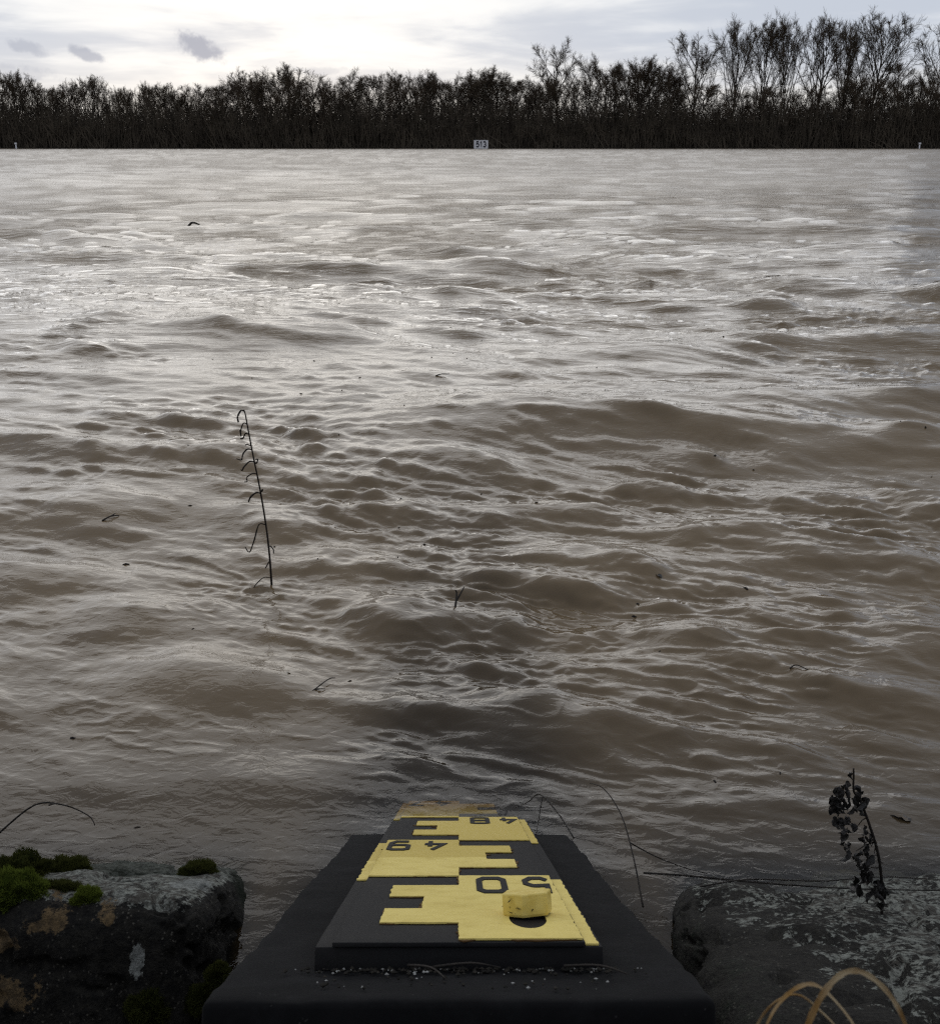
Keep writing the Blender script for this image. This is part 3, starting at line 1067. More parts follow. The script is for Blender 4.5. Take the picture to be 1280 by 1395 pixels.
def scale_mark(k, side, text):
    """one decimetre: a full column on one side, two teeth reaching over to the other"""
    a = S0 + k * 5 * DIV
    d = [a + DIV * q for q in range(6)]
    o = 0.0600 * side
    t1, t2, c = -0.0410 * side, -0.0205 * side, 0.0
    outline = [(o, d[0]), (c, d[0]), (c, d[1]), (t1, d[1]), (t1, d[2]), (t2, d[2]), (t2, d[3]), (t1, d[3]), (t1, d[4]), (c, d[4]), (c, d[5]), (o, d[5])]
    if side < 0:
        outline = outline[::-1]
    holes = []
    if k == 0:
        holes = [[(SLOT[0] + SLOT[2] * math.cos(-q * math.pi / 12), SLOT[1] + SLOT[3] * math.sin(-q * math.pi / 12)) for q in range(24)]]
    mk = obj('scale_mark', plate('scale_mark', jag(outline, 0.003, 0.00022, k), 0.0004, 0.0013, holes), yellow, g)
    tag(mk, 'yellow toothed block painted with the number ' + text)
    und = obj('worn_edge', plate('worn_edge', jag([(u_ * (0.955 if abs(u_) > 0.05 else 1.0), s_) for u_, s_ in outline], 0.005, 0.0016, k + 50), 0.0001, 0.0007, holes), brown_edge, mk)
    le = [(o, d[0] + 0.001), (o + 0.0078 * side, d[0] + 0.001), (o + 0.0078 * side, d[5]), (o, d[5])]
    ed = obj('edge_stripe', plate('edge_stripe', jag(le, 0.004, 0.0003, k + 90), -0.0023, -0.0014), yellow, mk)
    # the digits stand on their heads seen from the bank: their tops point up the slope
    if side > 0:
        spots = ((text[0], 0.0585, 0.0400), (text[1], 0.0310, 0.0105))
    else:
        spots = ((text[0], -0.0095, -0.0290), (text[1], -0.0385, -0.0580))
    for ch, ua, ub in spots:
        s_lo, s_hi = a + DIV * 4.72, a + DIV * 3.25
        fn = lambda u, v, l: (ua + (ub - ua) * (0.06 + 0.88 * u), s_lo + (s_hi - s_lo) * (0.06 + 0.88 * v), 0.0012 + 0.0007 * l)
        dg = obj('digit', digit_mesh(ch, fn, 0.215), digit_black, mk)
        fn2 = lambda u, v, l: (ua + (ub - ua) * (0.06 + 0.88 * u), s_lo + 0.002 + (s_hi - s_lo) * (0.06 + 0.88 * v), 0.0012 + 0.0003 * l)
    return mk


for k, (side, text) in enumerate(((1, '50'), (-1, '49'), (1, '48'), (-1, '47'))):
    scale_mark(k, side, text)


def build_bolt():
    V, Fc = [], []
    rr = 0.0139
    prof = [(0.96, -0.0020), (1.0, -0.0008), (1.0, 0.0089), (0.97, 0.0095), (0.0, 0.0156)]
    sides = 6
    # hexagon with slightly softened corners
    ring_ = []
    for k in range(6):
        a = math.pi / 3 * k
        for da in (-0.02, 0.02):
            ring_.append((math.cos(a + da), math.sin(a + da)))
    n = len(ring_)
    for f, z in prof[:-1]:
        for x, y in ring_:
            V.append((x * rr * f, y * rr * f, z))
    for i in range(len(prof) - 2):
        for k in range(n):
            Fc.append((i * n + k, i * n + (k + 1) % n, (i + 1) * n + (k + 1) % n, (i + 1) * n + k))
    Fc.append(tuple(range((len(prof) - 2) * n, (len(prof) - 1) * n)))
    b = obj('bolt', py_mesh('bolt', V, Fc), simple_mat('bolt_paint', (0.70, 0.53, 0.12), (0.80, 0.64, 0.19), 120, 0.45), g)
    b.location = (BOLT[0], BOLT[1], 0.0036)
    b.rotation_euler = (R(-2), R(-3), R(17))
    tag(b, 'yellow painted hexagon bolt head standing proud of its dark hole')
    V, Fc = tube([(0, 0, -0.010), (0, 0, 0.004)], [0.0075, 0.0075], 14)
    obj('shank', py_mesh('shank', V, Fc, True), digit_black, b)
    hole_shade = simple_mat('rusty_hole_shade', (0.006, 0.0025, 0.002), (0.003, 0.002, 0.002), 300, 0.9)  # the hole's deep shade is painted as a flat, rust-tinted near-black
    pts = [(SLOT[0] + SLOT[2] * 0.99 * math.cos(q * math.pi / 12), SLOT[1] + SLOT[3] * 0.99 * math.sin(q * math.pi / 12)) for q in range(24)]
    h = obj('bolt_hole', plate('bolt_hole', pts, 0.00005, 0.00025), hole_shade, g)
    # grime and moss caught on the bolt
    mm = simple_mat('bolt_grime', (0.012, 0.014, 0.006), (0.035, 0.035, 0.010), 400, 0.95)
    r = random.Random(5)
    V, Fc = [], []
    for q in range(14):
        a = r.uniform(3.0, 4.6)
        zz = r.uniform(-0.001, 0.006) * (1.5 if a < 3.6 else 0.6)
        c = Vector((math.cos(a) * rr * 0.93, math.sin(a) * rr * 0.93, zz))
        e = [Vector((r.gauss(0, 1), r.gauss(0, 1), r.gauss(0, 1))) * 0.0008 for _ in range(3)]
        i = len(V)
        V += [c + x for x in e]
        Fc.append((i, i + 1, i + 2))
    gr = obj('grime', py_mesh('grime', V, Fc), mm, b)
    gr['kind'] = 'stuff'


build_bolt()


# ------------------------------------------------------------------ stones
def lichen_stone_mat(name, stone1, stone2, ochre_c=(0.155, 0.105, 0.052)):
    m, T = material(name)
    tcn = T.n('ShaderNodeTexCoord')
    v = tcn.outputs['Object']
    top = T.n('ShaderNodeAttribute', _attribute_name='lichen').outputs['Fac']
    och = T.n('ShaderNodeAttribute', _attribute_name='ochre').outputs['Fac']
    grn = T.n('ShaderNodeAttribute', _attribute_name='algae').outputs['Fac']
    pale = T.n('ShaderNodeAttribute', _attribute_name='pale').outputs['Fac']
    n1 = T.noise(v, 45, 7, 0.7, 0.4)
    n2 = T.noise(v, 190, 6, 0.7)
    n3 = T.noise(v, 600, 3, 0.6)
    base = T.mix(T.step(n2, 0.35, 0.68), stone1, stone2)
    vor = T.n('ShaderNodeTexVoronoi', Vector=v)
    vor.inputs['Scale'].default_value = 260
    grain = T.m('SUBTRACT', 1.0, T.step(vor.outputs['Distance'], 0.12, 0.30))
    base = T.mix(T.m('MULTIPLY', T.m('MULTIPLY', grain, T.step(n1, 0.44, 0.60)), 0.8), base, (0.13, 0.12, 0.10))
    edge = T.m('ADD', T.m('MULTIPLY', T.m('SUBTRACT', n1, 0.5), 1.5), T.m('MULTIPLY', T.m('SUBTRACT', n2, 0.5), 0.9))
    lf = T.step(T.m('ADD', top, edge), 0.46, 0.54)
    lc = T.mix(T.step(n2, 0.38, 0.62), (0.022, 0.021, 0.018), (0.235, 0.245, 0.215))
    lc = T.mix(T.step(n3, 0.58, 0.70), lc, (0.30, 0.30, 0.28))
    lc = T.mix(T.m('MULTIPLY', T.step(T.noise(v, 75, 5, 0.6, 1.0), 0.50, 0.60), 0.85), lc, (0.050, 0.044, 0.036))
    c = T.mix(lf, base, lc)
    of = T.step(T.m('ADD', och, T.m('MULTIPLY', edge, 0.8)), 0.45, 0.55)
    oc = T.mix(T.step(n2, 0.4, 0.65), (0.07, 0.05, 0.028), ochre_c)
    c = T.mix(of, c, oc)
    pf = T.step(T.m('ADD', pale, T.m('MULTIPLY', edge, 0.6)), 0.45, 0.52)
    c = T.mix(pf, c, T.mix(T.step(n2, 0.35, 0.7), (0.12, 0.125, 0.115), (0.28, 0.29, 0.27)))
    gf = T.m('MULTIPLY', T.step(T.m('ADD', grn, T.m('MULTIPLY', edge, 0.7)), 0.35, 0.75), 0.7)
    c = T.mix(gf, c, (0.012, 0.018, 0.010))
    p = T.n('ShaderNodeBsdfPrincipled', Base__Color=c, Roughness=0.85)
    p.inputs['Specular IOR Level'].default_value = 0.2
    hgt = T.m('ADD', T.m('MULTIPLY', n2, 0.6), T.m('ADD', T.m('MULTIPLY', n3, 0.25), T.m('MULTIPLY', lf, T.m('ADD', 0.25, T.m('MULTIPLY', n1, 0.8)))))
    b = T.n('ShaderNodeBump', Height=hgt)
    b.inputs['Strength'].default_value = 1.0
    b.inputs['Distance'].default_value = 0.006
    T.put(p, 'Normal', b)
    finish(T, p)
    return m


def stone(name, u0, u1, y_near, y_far, thick, yaw, seed, rad, amp, label, mat_, masks, lift=0.0, slope=SL, taper=0.0):
    """a rounded block lying on the slope; masks(u, s, n, p) gives the growth on it"""
    L = (y_far - y_near) / math.cos(slope)
    W2 = (u1 - u0) / 2
    n = 92
    gpts, faces, base = [], [], 0
    lin = np.linspace(-1, 1, n)
    A, B = np.meshgrid(lin, lin)
    a, b = A.ravel(), B.ravel()
    one = np.ones_like(a)
    for ax, sg in ((0, 1), (0, -1), (1, 1), (1, -1), (2, 1), (2, -1)):
        q = [None] * 3
        q[ax] = one * sg
        q[(ax + 1) % 3] = a * sg
        q[(ax + 2) % 3] = b
        gpts.append(np.stack(q, 1))
        i = np.arange(n * n).reshape(n, n) + base
        faces.append(np.stack([i[:-1, :-1].ravel(), i[:-1, 1:].ravel(), i[1:, 1:].ravel(), i[1:, :-1].ravel()], 1))
        base += n * n
    P = np.concatenate(gpts)
    half = np.array([W2, L / 2, thick / 2])
    q = P * half
    inner = np.clip(q, -(half - rad), half - rad)
    d = q - inner
    ln = np.linalg.norm(d, axis=1, keepdims=True)
    nrm = d / np.maximum(ln, 1e-9)
    p = inner + nrm * rad
    p[:, 0] += taper * p[:, 1]
    big = vnoise(p, seed, 3, 9.0)
    fine = vnoise(p, seed + 5, 5, 34.0)
    crag = np.abs(vnoise(p, seed + 9, 4, 16.0))
    p = p + nrm * (big * amp + fine * amp * 0.6 - sstep(0.10, 0.0, crag) * amp * 0.7)[:, None]
    # to slope frame
    cy, sy = math.cos(yaw), math.sin(yaw)
    u = p[:, 0] * cy - p[:, 1] * sy
    s = p[:, 0] * sy + p[:, 1] * cy
    S = np.array([0, math.cos(slope), -math.sin(slope)])
    N = np.array([0, math.sin(slope), math.cos(slope)])
    yc = (y_near + y_far) / 2
    C = np.array([(u0 + u1) / 2, yc, stone_plane(yc) + lift]) - N * thick / 2
    Wp = u[:, None] * np.array([1, 0, 0]) + s[:, None] * S + p[:, 2:3] * N
    world_p = Wp + C
    # weld the cube seams
    me = np_mesh(name, Wp, np.concatenate(faces), True)
    bm = bmesh.new()
    bm.from_mesh(me)
    me2 = me
    at = {}
    for key, val in masks(world_p, nrm, p / half).items():
        x = me.attributes.new(key, 'FLOAT', 'POINT')
        x.data.foreach_set('value', np.clip(val, 0, 1).astype(np.float32))
    bm.free()
    bm = bmesh.new()
    bm.from_mesh(me)
    bmesh.ops.remove_doubles(bm, verts=bm.verts, dist=1e-5)
    bmesh.ops.recalc_face_normals(bm, faces=bm.faces)
    bm.to_mesh(me)
    bm.free()
    o = obj(name, me, mat_)
    o.location = tuple(C)
    tag(o, label, 'stone')
    return o


def blob(p, c, r):
    d = (p - np.array(c)) / np.array(r)
    return np.clip(1 - np.sqrt((d ** 2).sum(1)), 0, 1)


def masks_left(p, nrm, q):
    up = sstep(0.55, 0.9, nrm[:, 2])
    lich = up * sstep(0.02, -0.06, p[:, 0] + 0.185) * 0.78
    lich = np.maximum(lich, 0)
    och = np.maximum.reduce([blob(p, (-0.335, 0.735, 0.085), (0.034, 0.04, 0.014)) * 1.25, blob(p, (-0.375, 0.72, 0.075), (0.035, 0.05, 0.012)) * 1.3,
                             blob(p, (-0.36, 0.71, 0.040), (0.055, 0.05, 0.020)) * 1.15, blob(p, (-0.29, 0.735, 0.085), (0.020, 0.03, 0.012)) * 1.1])
    pale = np.maximum(blob(p, (-0.262, 0.722, 0.058), (0.012, 0.05, 0.024)) * 1.25, blob(p, (-0.243, 0.80, 0.07), (0.045, 0.04, 0.04)) * 0.85)
    alg = sstep(0.055, 0.01, p[:, 2]) * sstep(0.80, 0.86, p[:, 1]) * 0.9
    return dict(lichen=lich, ochre=och, pale=pale, algae=alg)


def masks_right(p, nrm, q):
    up = sstep(0.6, 0.92, nrm[:, 2])
    lich = up * (0.46 + 0.16 * sstep(0.22, 0.34, p[:, 0])) * sstep(0.155, 0.235, p[:, 0] + 0.12 * (p[:, 1] - 0.6))
    pale = np.maximum.reduce([blob(p, (0.36, 0.60, 0.17), (0.07, 0.10, 0.08)) * 1.1, blob(p, (0.30, 0.50, 0.22), (0.06, 0.06, 0.06)) * 1.1])
    alg = np.maximum(sstep(0.035, 0.0, p[:, 2]) * 0.6, sstep(0.20, 0.17, p[:, 0]) * 0.45)
    return dict(lichen=lich, ochre=0 * up, pale=pale, algae=alg)


mat_l = lichen_stone_mat('weathered_basalt', (0.006, 0.0055, 0.005), (0.022, 0.020, 0.016))
mat_r = lichen_stone_mat('lichened_slab', (0.008, 0.007, 0.006), (0.026, 0.024, 0.019))
stone('revetment_stone', -0.66, -0.205, 0.735, 0.96, 0.17, R(-3), 3, 0.034, 0.010, 'dark rounded stone block with grey lichen on top, left of the gauge', mat_l, masks_left, lift=-0.004)
stone('revetment_stone', 0.140, 0.80, 0.10, 0.94, 0.12, R(-4), 12, 0.034, 0.013, 'long stone slab crusted with pale lichen, right of the gauge', mat_r, masks_right, taper=0.06, lift=-0.012)


# ------------------------------------------------------------------ moss
def moss_mat(name, c1, c2, tip):
    m, T = material(name)
    tcn = T.n('ShaderNodeTexCoord')
    n1 = T.noise(tcn.outputs['Object'], 120, 4, 0.6)
    tipf = T.n('ShaderNodeAttribute', _attribute_name='tip').outputs['Fac']
    c = T.mix(T.step(n1, 0.35, 0.65), c1, c2)
    c = T.mix(T.m('MULTIPLY', tipf, 0.7), c, tip)
    d = T.n('ShaderNodeBsdfDiffuse', Color=c)
    t = T.n('ShaderNodeBsdfTranslucent', Color=c)
    finish(T, T.n('ShaderNodeMixShader', Fac=0.3, i1=d, i2=t))
    return m


moss_green = moss_mat('moss_green', (0.024, 0.034, 0.008), (0.075, 0.105, 0.018), (0.17, 0.21, 0.035))  # the lit look of the blade tips is put into the tip colour
moss_dark = moss_mat('moss_dark', (0.014, 0.018, 0.006), (0.040, 0.046, 0.014), (0.085, 0.090, 0.025))


def moss(c, rx, ry, rz, mat_, label, seed, lumps=0.6, n=6500, blade=0.0055):
    rx, ry, rz = rx * 0.85, ry * 0.85, rz * 0.75
    r = np.random.default_rng(seed)
    d = r.normal(size=(n, 3))
    d[:, 2] = np.abs(d[:, 2]) - 0.25
    d /= np.linalg.norm(d, axis=1, keepdims=True)
    bump = 1 + lumps * vnoise(d * 2.2 + seed, seed, 3)
    p = d * bump[:, None] * np.array([rx, ry, rz])
    g_ = d / np.array([rx, ry, rz])
    g_ /= np.linalg.norm(g_, axis=1, keepdims=True)
    dirn = g_ + r.normal(size=(n, 3)) * 0.35 + np.array([0, 0, 0.25])
    dirn /= np.linalg.norm(dirn, axis=1, keepdims=True)
    side = np.cross(dirn, r.normal(size=(n, 3)))
    side /= np.linalg.norm(side, axis=1, keepdims=True)
    ln = blade * r.uniform(0.5, 1.2, (n, 1))
    w = blade * 0.085
    a = p - dirn * ln * 0.4
    tri = np.stack([a - side * w, a + side * w, p + dirn * ln * 0.6], 1).reshape(-1, 3)
    tip = np.tile([0, 0, 1.0], n)
    # body below the blades
    nu, nv = 26, 12
    U, Vv = np.meshgrid(np.linspace(0, 2 * np.pi, nu, endpoint=False), np.linspace(-0.3, np.pi / 2, nv))
    bd = np.stack([np.cos(U) * np.cos(Vv), np.sin(U) * np.cos(Vv), np.sin(Vv)], -1).reshape(-1, 3)
    bb = bd * (0.93 * (1 + lumps * vnoise(bd * 2.2 + seed, seed, 3)))[:, None] * np.array([rx, ry, rz])
    i = np.arange(nu * nv).reshape(nv, nu)
    j = np.roll(i, -1, 1)
    q = np.stack([i[:-1], j[:-1], j[1:], i[1:]], -1).reshape(-1, 4)
    t2 = np.concatenate([q[:, [0, 1, 2]], q[:, [0, 2, 3]]])
    V = np.concatenate([tri, bb])
    Fc = np.concatenate([np.arange(3 * n).reshape(-1, 3), t2 + 3 * n])
    me = np_mesh('moss_cushion', V, Fc)
    at = me.attributes.new('tip', 'FLOAT', 'POINT')
    at.data.foreach_set('value', np.concatenate([tip, np.zeros(len(bb))]).astype(np.float32))
    o = obj('moss_cushion', me, mat_)
    o.location = c
    tag(o, label, 'moss', 'moss cushions on the left stone')


def on_left(x, y):
    return (x, y, stone_plane(y) - 0.006)


for c, rx, ry, rz, mt, lab, sd in (
        (on_left(-0.372, 0.748), 0.030, 0.022, 0.022, moss_green, 'bright green moss cushion at the left edge on the lichened stone', 1),
        (on_left(-0.338, 0.757), 0.017, 0.013, 0.011, moss_dark, 'small dark moss tuft just right of the bright green cushion', 2),
        (on_left(-0.405, 0.83), 0.034, 0.026, 0.024, moss_dark, 'large olive moss mound behind the bright green cushion', 3),
        (on_left(-0.375, 0.86), 0.022, 0.018, 0.012, moss_dark, 'low moss mound at the waterline beside the large olive mound', 4),
        ((-0.252, 0.690, 0.022), 0.0165, 0.016, 0.026, moss_dark, 'tall rounded moss cushion at the bottom edge of the picture', 5),
        ((-0.212, 0.705, 0.024), 0.012, 0.012, 0.016, moss_dark, 'moss cushion low on the left stone nearest the black beam', 6),
        ((-0.203, 0.716, 0.037), 0.009, 0.010, 0.010, moss_dark, 'upper of the small moss cushions next to the black beam', 7),
        ((-0.224, 0.706, 0.020), 0.008, 0.010, 0.010, moss_dark, 'tiny moss cushion between the tall cushion and the beam', 10),
        (on_left(-0.310, 0.742), 0.012, 0.009, 0.006, moss_green, 'small green moss tuft on the stone edge above the ochre lichen', 8),
        (on_left(-0.249, 0.853), 0.016, 0.012, 0.009, moss_dark, 'low dark moss tuft at the far right corner of the stone top', 9),
):
    moss(c, rx, ry, rz, mt, lab, sd)

# ------------------------------------------------------------------ withered plants, twigs, grass
stem_mat = simple_mat('dead_stem', (0.010, 0.008, 0.007), (0.030, 0.023, 0.018), 60, 0.85)
leaf_mat = simple_mat('withered_leaf', (0.008, 0.007, 0.006), (0.030, 0.026, 0.024), 90, 0.5, 0.001, 300, spec=0.6)
twig_grey = simple_mat('grey_twig', (0.016, 0.014, 0.012), (0.045, 0.038, 0.032), 80, 0.85)


def crumpled_leaf(L, Wd, seed, curl=1.5):
    r = random.Random(seed)
    V, Fc = [], []
    n, k = 7, 5
    tw = r.uniform(-1, 1)
    for i in range(n):
        t = i / (n - 1)
        w = Wd * math.sin(math.pi * min(1, 0.08 + t * 0.95)) ** 0.7
        ang = curl * t * t
        cx = L * (t - 0.25 * curl * t * t * 0.3)
        for j in range(k):
            s = (j / (k - 1) - 0.5)
            fold = abs(s) * Wd * 0.9 + r.gauss(0, Wd * 0.10)
            x, y, z = cx, s * w, fold - L * 0.35 * (1 - math.cos(ang))
            ca, sa = math.cos(tw * t), math.sin(tw * t)
            V.append((x, y * ca - z * sa, y * sa + z * ca))
    for i in range(n - 1):
        for j in range(k - 1):
            a = i * k + j
            Fc.append((a, a + 1, a + k + 1, a + k))
    return py_mesh('leaf', V, Fc, True)


# the tall leafless weed standing in the river
def build_weed():
    t = empty('weed_stalk', (-0.318, 1.633, 0.0))
    pts = [(0.000, 0, -0.12), (-0.0005, 0, 0.0), (-0.001, 0.0, 0.05), (-0.004, 0.002, 0.10), (-0.010, 0.003, 0.16), (-0.017, 0.004, 0.21), (-0.0225, 0.004, 0.255), (-0.0255, 0.004, 0.281), (-0.0275, 0.004, 0.287)]
    P = smooth_path(pts, 4)
    V, Fc = tube(P, [0.0018 - 0.0009 * i / len(P) for i in range(len(P))], 6)
    obj('stem', py_mesh('stem', V, Fc, True), stem_mat, t)
    r = random.Random(3)

    def at(z):
        for a, b in zip(P, P[1:]):
            if a.z <= z <= b.z:
                return a.lerp(b, (z - a.z) / (b.z - a.z))
        return P[-1]
    # (height, reach to the left, drop): withered leaves hang like little hooks
    for z, dx, drop, wgt in ((0.284, -0.017, 0.016, 1.5), (0.262, -0.015, 0.022, 0.9), (0.247, -0.016, 0.012, 1.2), (0.226, -0.022, 0.012, 1.3), (0.203, -0.020, 0.016, 1.4), (0.182, -0.024, 0.017, 0.9), (0.155, -0.018, 0.017, 1.6), (0.098, -0.030, 0.034, 1.1),
                             (0.068, 0.008, 0.010, 0.9), (0.036, -0.007, 0.010, 0.9), (0.012, -0.050, 0.014, 0.6), (0.228, -0.009, -0.004, 0.8), (0.20, 0.003, -0.006, 1.0), (0.158, 0.003, -0.008, 1.2)):
        b = at(z)
        yj = r.uniform(-0.01, 0.006)
        z += r.uniform(-0.004, 0.004)
        b = at(z)
        dx *= r.uniform(0.6, 1.15)
        drop *= r.uniform(0.5, 1.3)
        jx = lambda: Vector((r.gauss(0, 0.0018), 0, r.gauss(0, 0.0022)))
        path = [b, b + Vector((dx * 0.35, yj * 0.4, 0.002 if drop > 0 else -drop * 0.5)), b + Vector((dx * 0.72, yj * 0.8, -drop * 0.45)) + jx(), b + Vector((dx * 0.90, yj, -drop)) + jx(), b + Vector((dx * r.uniform(0.8, 1.2), yj, -drop * r.uniform(0.8, 1.15))) + jx()]
        Q = smooth_path(path, 4)
        n = len(Q)
        rad = [0.0005 + 0.0007 * wgt * math.sin(math.pi * min(1, 0.12 + 0.85 * i / n)) * r.uniform(0.6, 1.15) for i in range(n)]
        V, Fc = tube(Q, rad, 5)
        obj('leaf', py_mesh('leaf', V, Fc, True), stem_mat, t)
    tag(t, 'thin dark weed stalk with curled withered leaves standing in the river', 'plant')


build_weed()


def build_withered():
    t = empty('withered_plant', (0.318, 0.704, stone_plane(0.704) - 0.016))
    t.scale = (0.80, 0.80, 0.82)
    pts = [(0.006, 0.0, -0.08), (0.0, 0, 0.0), (-0.003, 0, 0.03), (-0.012, -0.002, 0.070), (-0.024, 0.0, 0.103), (-0.034, 0.004, 0.126), (-0.040, 0.006, 0.134), (-0.042, 0.006, 0.150), (-0.043, 0.006, 0.158)]
    P = smooth_path(pts, 4)
    V, Fc = tube(P, [0.0017 - 0.0009 * i / len(P) for i in range(len(P))], 6)
    obj('stem', py_mesh('stem', V, Fc, True), stem_mat, t)
    r = random.Random(11)
    meshes = [crumpled_leaf(r.uniform(0.015, 0.023), r.uniform(0.009, 0.014), q, r.uniform(0.8, 2.2)) for q in range(9)]

    def at(z):
        for a, b in zip(P, P[1:]):
            if a.z <= z <= b.z:
                return a.lerp(b, (z - a.z) / (b.z - a.z))
        return P[-1]
    spec = []
    for q in range(22):
        spec.append((r.uniform(0.120, 0.150), r.uniform(-0.018, 0.004)))
    for q in range(30):
        spec.append((r.uniform(0.078, 0.135), r.uniform(-0.028, -0.002)))
    for q in range(16):
        spec.append((r.uniform(0.045, 0.078), r.uniform(-0.024, -0.006)))
    for q in range(16):
        spec.append((r.uniform(0.003, 0.045), r.uniform(-0.009, 0.003)))
    for i, (z, dx) in enumerate(spec):
        b = at(z)
        o = obj('leaf', meshes[i % len(meshes)], leaf_mat, t)
        o.location = b + Vector((dx * 0.95, r.uniform(-0.006, 0.006), -abs(dx) * 0.3))
        o.rotation_euler = (r.uniform(-1, 1), r.uniform(0.2, 2.0), r.uniform(0, 6.28))
        o.scale = [r.uniform(0.4, 0.8)] * 3
    for q in range(9):
        z = r.uniform(0.05, 0.145)
        b = at(z)
        e = b + Vector((r.uniform(-0.018, 0.008), r.uniform(-0.005, 0.005), r.uniform(-0.014, 0.004)))
        V, Fc = tube([b, b.lerp(e, 0.5) + Vector((0, 0, 0.002)), e], [0.0006, 0.0005, 0.0003], 4)
        obj('leaf_stalk', py_mesh('leaf_stalk', V, Fc, True), stem_mat, t)
    tag(t, 'withered plant with crumpled black leaves leaning over the right stone', 'plant')


build_withered()


def twig(name, paths, label, cat='twig', mat_=twig_grey, radius=0.0010, group=None, afloat=False):
    if afloat:
        wz = water_z(*paths[0][len(paths[0]) // 2][:2]) - 0.003
        paths = [[(p[0], p[1], p[2] * 0.8 + wz) for p in pth] for pth in paths]
    o0 = Vector(paths[0][0])
    t = empty(name, o0)
    for i, pth in enumerate(paths):
        P = smooth_path([Vector(p) - o0 for p in pth], 5)
        n = len(P)
        V, Fc = tube(P, [radius * (0.8 if i else 1) * (1 - 0.6 * q / n) for q in range(n)], 5)
        obj('stem' if i == 0 else 'side_shoot', py_mesh('stem', V, Fc, True), mat_, t)
    tag(t, label, cat, group)


def sp(x, y, lift=0.004):
    return (x, y, stone_plane(y) + lift - 0.010)


twig('trailing_twig', [[sp(0.150, 0.80, 0.015), sp(0.19, 0.80, 0.012), sp(0.25, 0.775, 0.010), sp(0.32, 0.755, 0.009), sp(0.40, 0.742, 0.010), sp(0.50, 0.73, 0.008)],
                       [sp(0.190, 0.76, 0.010), sp(0.235, 0.775, 0.014), sp(0.30, 0.785, 0.010), sp(0.36, 0.79, 0.013), sp(0.45, 0.765, 0.010)]],
     'long thin dark twigs trailing across the right stone slab')
twig('bent_twig', [[(0.152, 0.803, 0.035), (0.150, 0.85, 0.050), (0.145, 0.90, 0.062), (0.133, 0.94, 0.066), (0.120, 0.955, 0.064)],
                   [(0.149, 0.87, 0.054), (0.172, 0.86, 0.046), (0.196, 0.845, 0.045), (0.214, 0.835, 0.046)]],
     'thin bent twig rising from the water right of the gauge', radius=0.0009)
twig('snagged_twig', [[(0.100, 0.905, 0.035), (0.090, 0.950, 0.030), (0.073, 0.99, 0.028), (0.060, 0.985, 0.022), (0.046, 0.98, 0.018)],
                      [(0.075, 0.985, 0.028), (0.070, 0.96, 0.018), (0.066, 0.94, 0.012)]],
     'kinked twig snagged on the gauge at the waterline beside number 48', radius=0.0009)
twig('waterside_twig', [[(-0.47, 0.93, 0.02), (-0.435, 0.945, 0.045), (-0.405, 0.945, 0.045), (-0.380, 0.94, 0.036), (-0.374, 0.938, 0.026)], [(-0.42, 0.945, 0.045), (-0.41, 0.94, 0.050), (-0.395, 0.935, 0.050)]],
     'short dark twig reaching over the moss at the left edge', radius=0.0011)
twig('floating_twig', [[(-0.214, 1.245, 0.004), (-0.200, 1.262, 0.009), (-0.185, 1.29, 0.010), (-0.178, 1.30, 0.006)], [(-0.200, 1.262, 0.009), (-0.192, 1.262, 0.011), (-0.186, 1.266, 0.008)]],
     'small forked twig floating in front of the weed stalk', radius=0.0012, afloat=True)
twig('drifting_stick', [[(-0.024, 1.50, -0.004), (-0.021, 1.52, 0.014), (-0.020, 1.53, 0.026), (-0.022, 1.53, 0.032)], [(-0.021, 1.52, 0.014), (-0.013, 1.53, 0.028), (-0.009, 1.54, 0.033)]],
     'dark broken stick poking up from the water in the middle', radius=0.0022, afloat=True)
twig('distant_driftwood', [[(-0.10, 3.17, 0.006), (-0.085, 3.18, 0.010), (-0.06, 3.19, 0.008)]],
     'thin stick drifting beyond the weed stalk near the middle of the river view', radius=0.0020, afloat=True)
twig('floating_branch', [[(-0.672, 1.895, 0.004), (-0.66, 1.91, 0.009), (-0.648, 1.92, 0.006)], [(-0.66, 1.91, 0.009), (-0.655, 1.92, 0.011)]],
     'dark bit of branch floating left of the weed stalk', radius=0.0018, afloat=True)
twig('ridge_driftwood', [[(0.42, 1.30, 0.004), (0.43, 1.305, 0.007), (0.445, 1.29, 0.005)]],
     'short thin stick floating right of the middle, left of the withered plant', radius=0.0011, afloat=True)
twig('drifting_lump', [[(-2.62, 10.46, -0.02), (-2.57, 10.46, 0.05), (-2.50, 10.46, 0.03)]],
     'small dark lump drifting far out on the left of the river', 'driftwood', radius=0.014, afloat=True)


def floating_leaf(loc, size, label, seed):
    o = obj('floating_leaf', crumpled_leaf(size, size * 0.55, seed, 1.0), leaf_mat)
    o.location = (loc[0], loc[1], water_z(loc[0], loc[1]) - 0.001)
    o.scale = (1, 1, 0.45)
    o.rotation_euler = (0.05, 0.05, seed * 1.3)
    tag(o, label, 'leaf', 'leaves afloat')


floating_leaf((0.455, 0.972, 0.003), 0.026, 'dark ragged leaf floating right of the withered plant', 2)
floating_leaf((0.452, 0.835, 0.012), 0.012, 'small dark leaf floating at the right edge by the stone slab', 5)
floating_leaf((0.30, 1.64, 0.012), 0.014, 'tiny dark leaf floating on the wave right of the broken stick', 4)


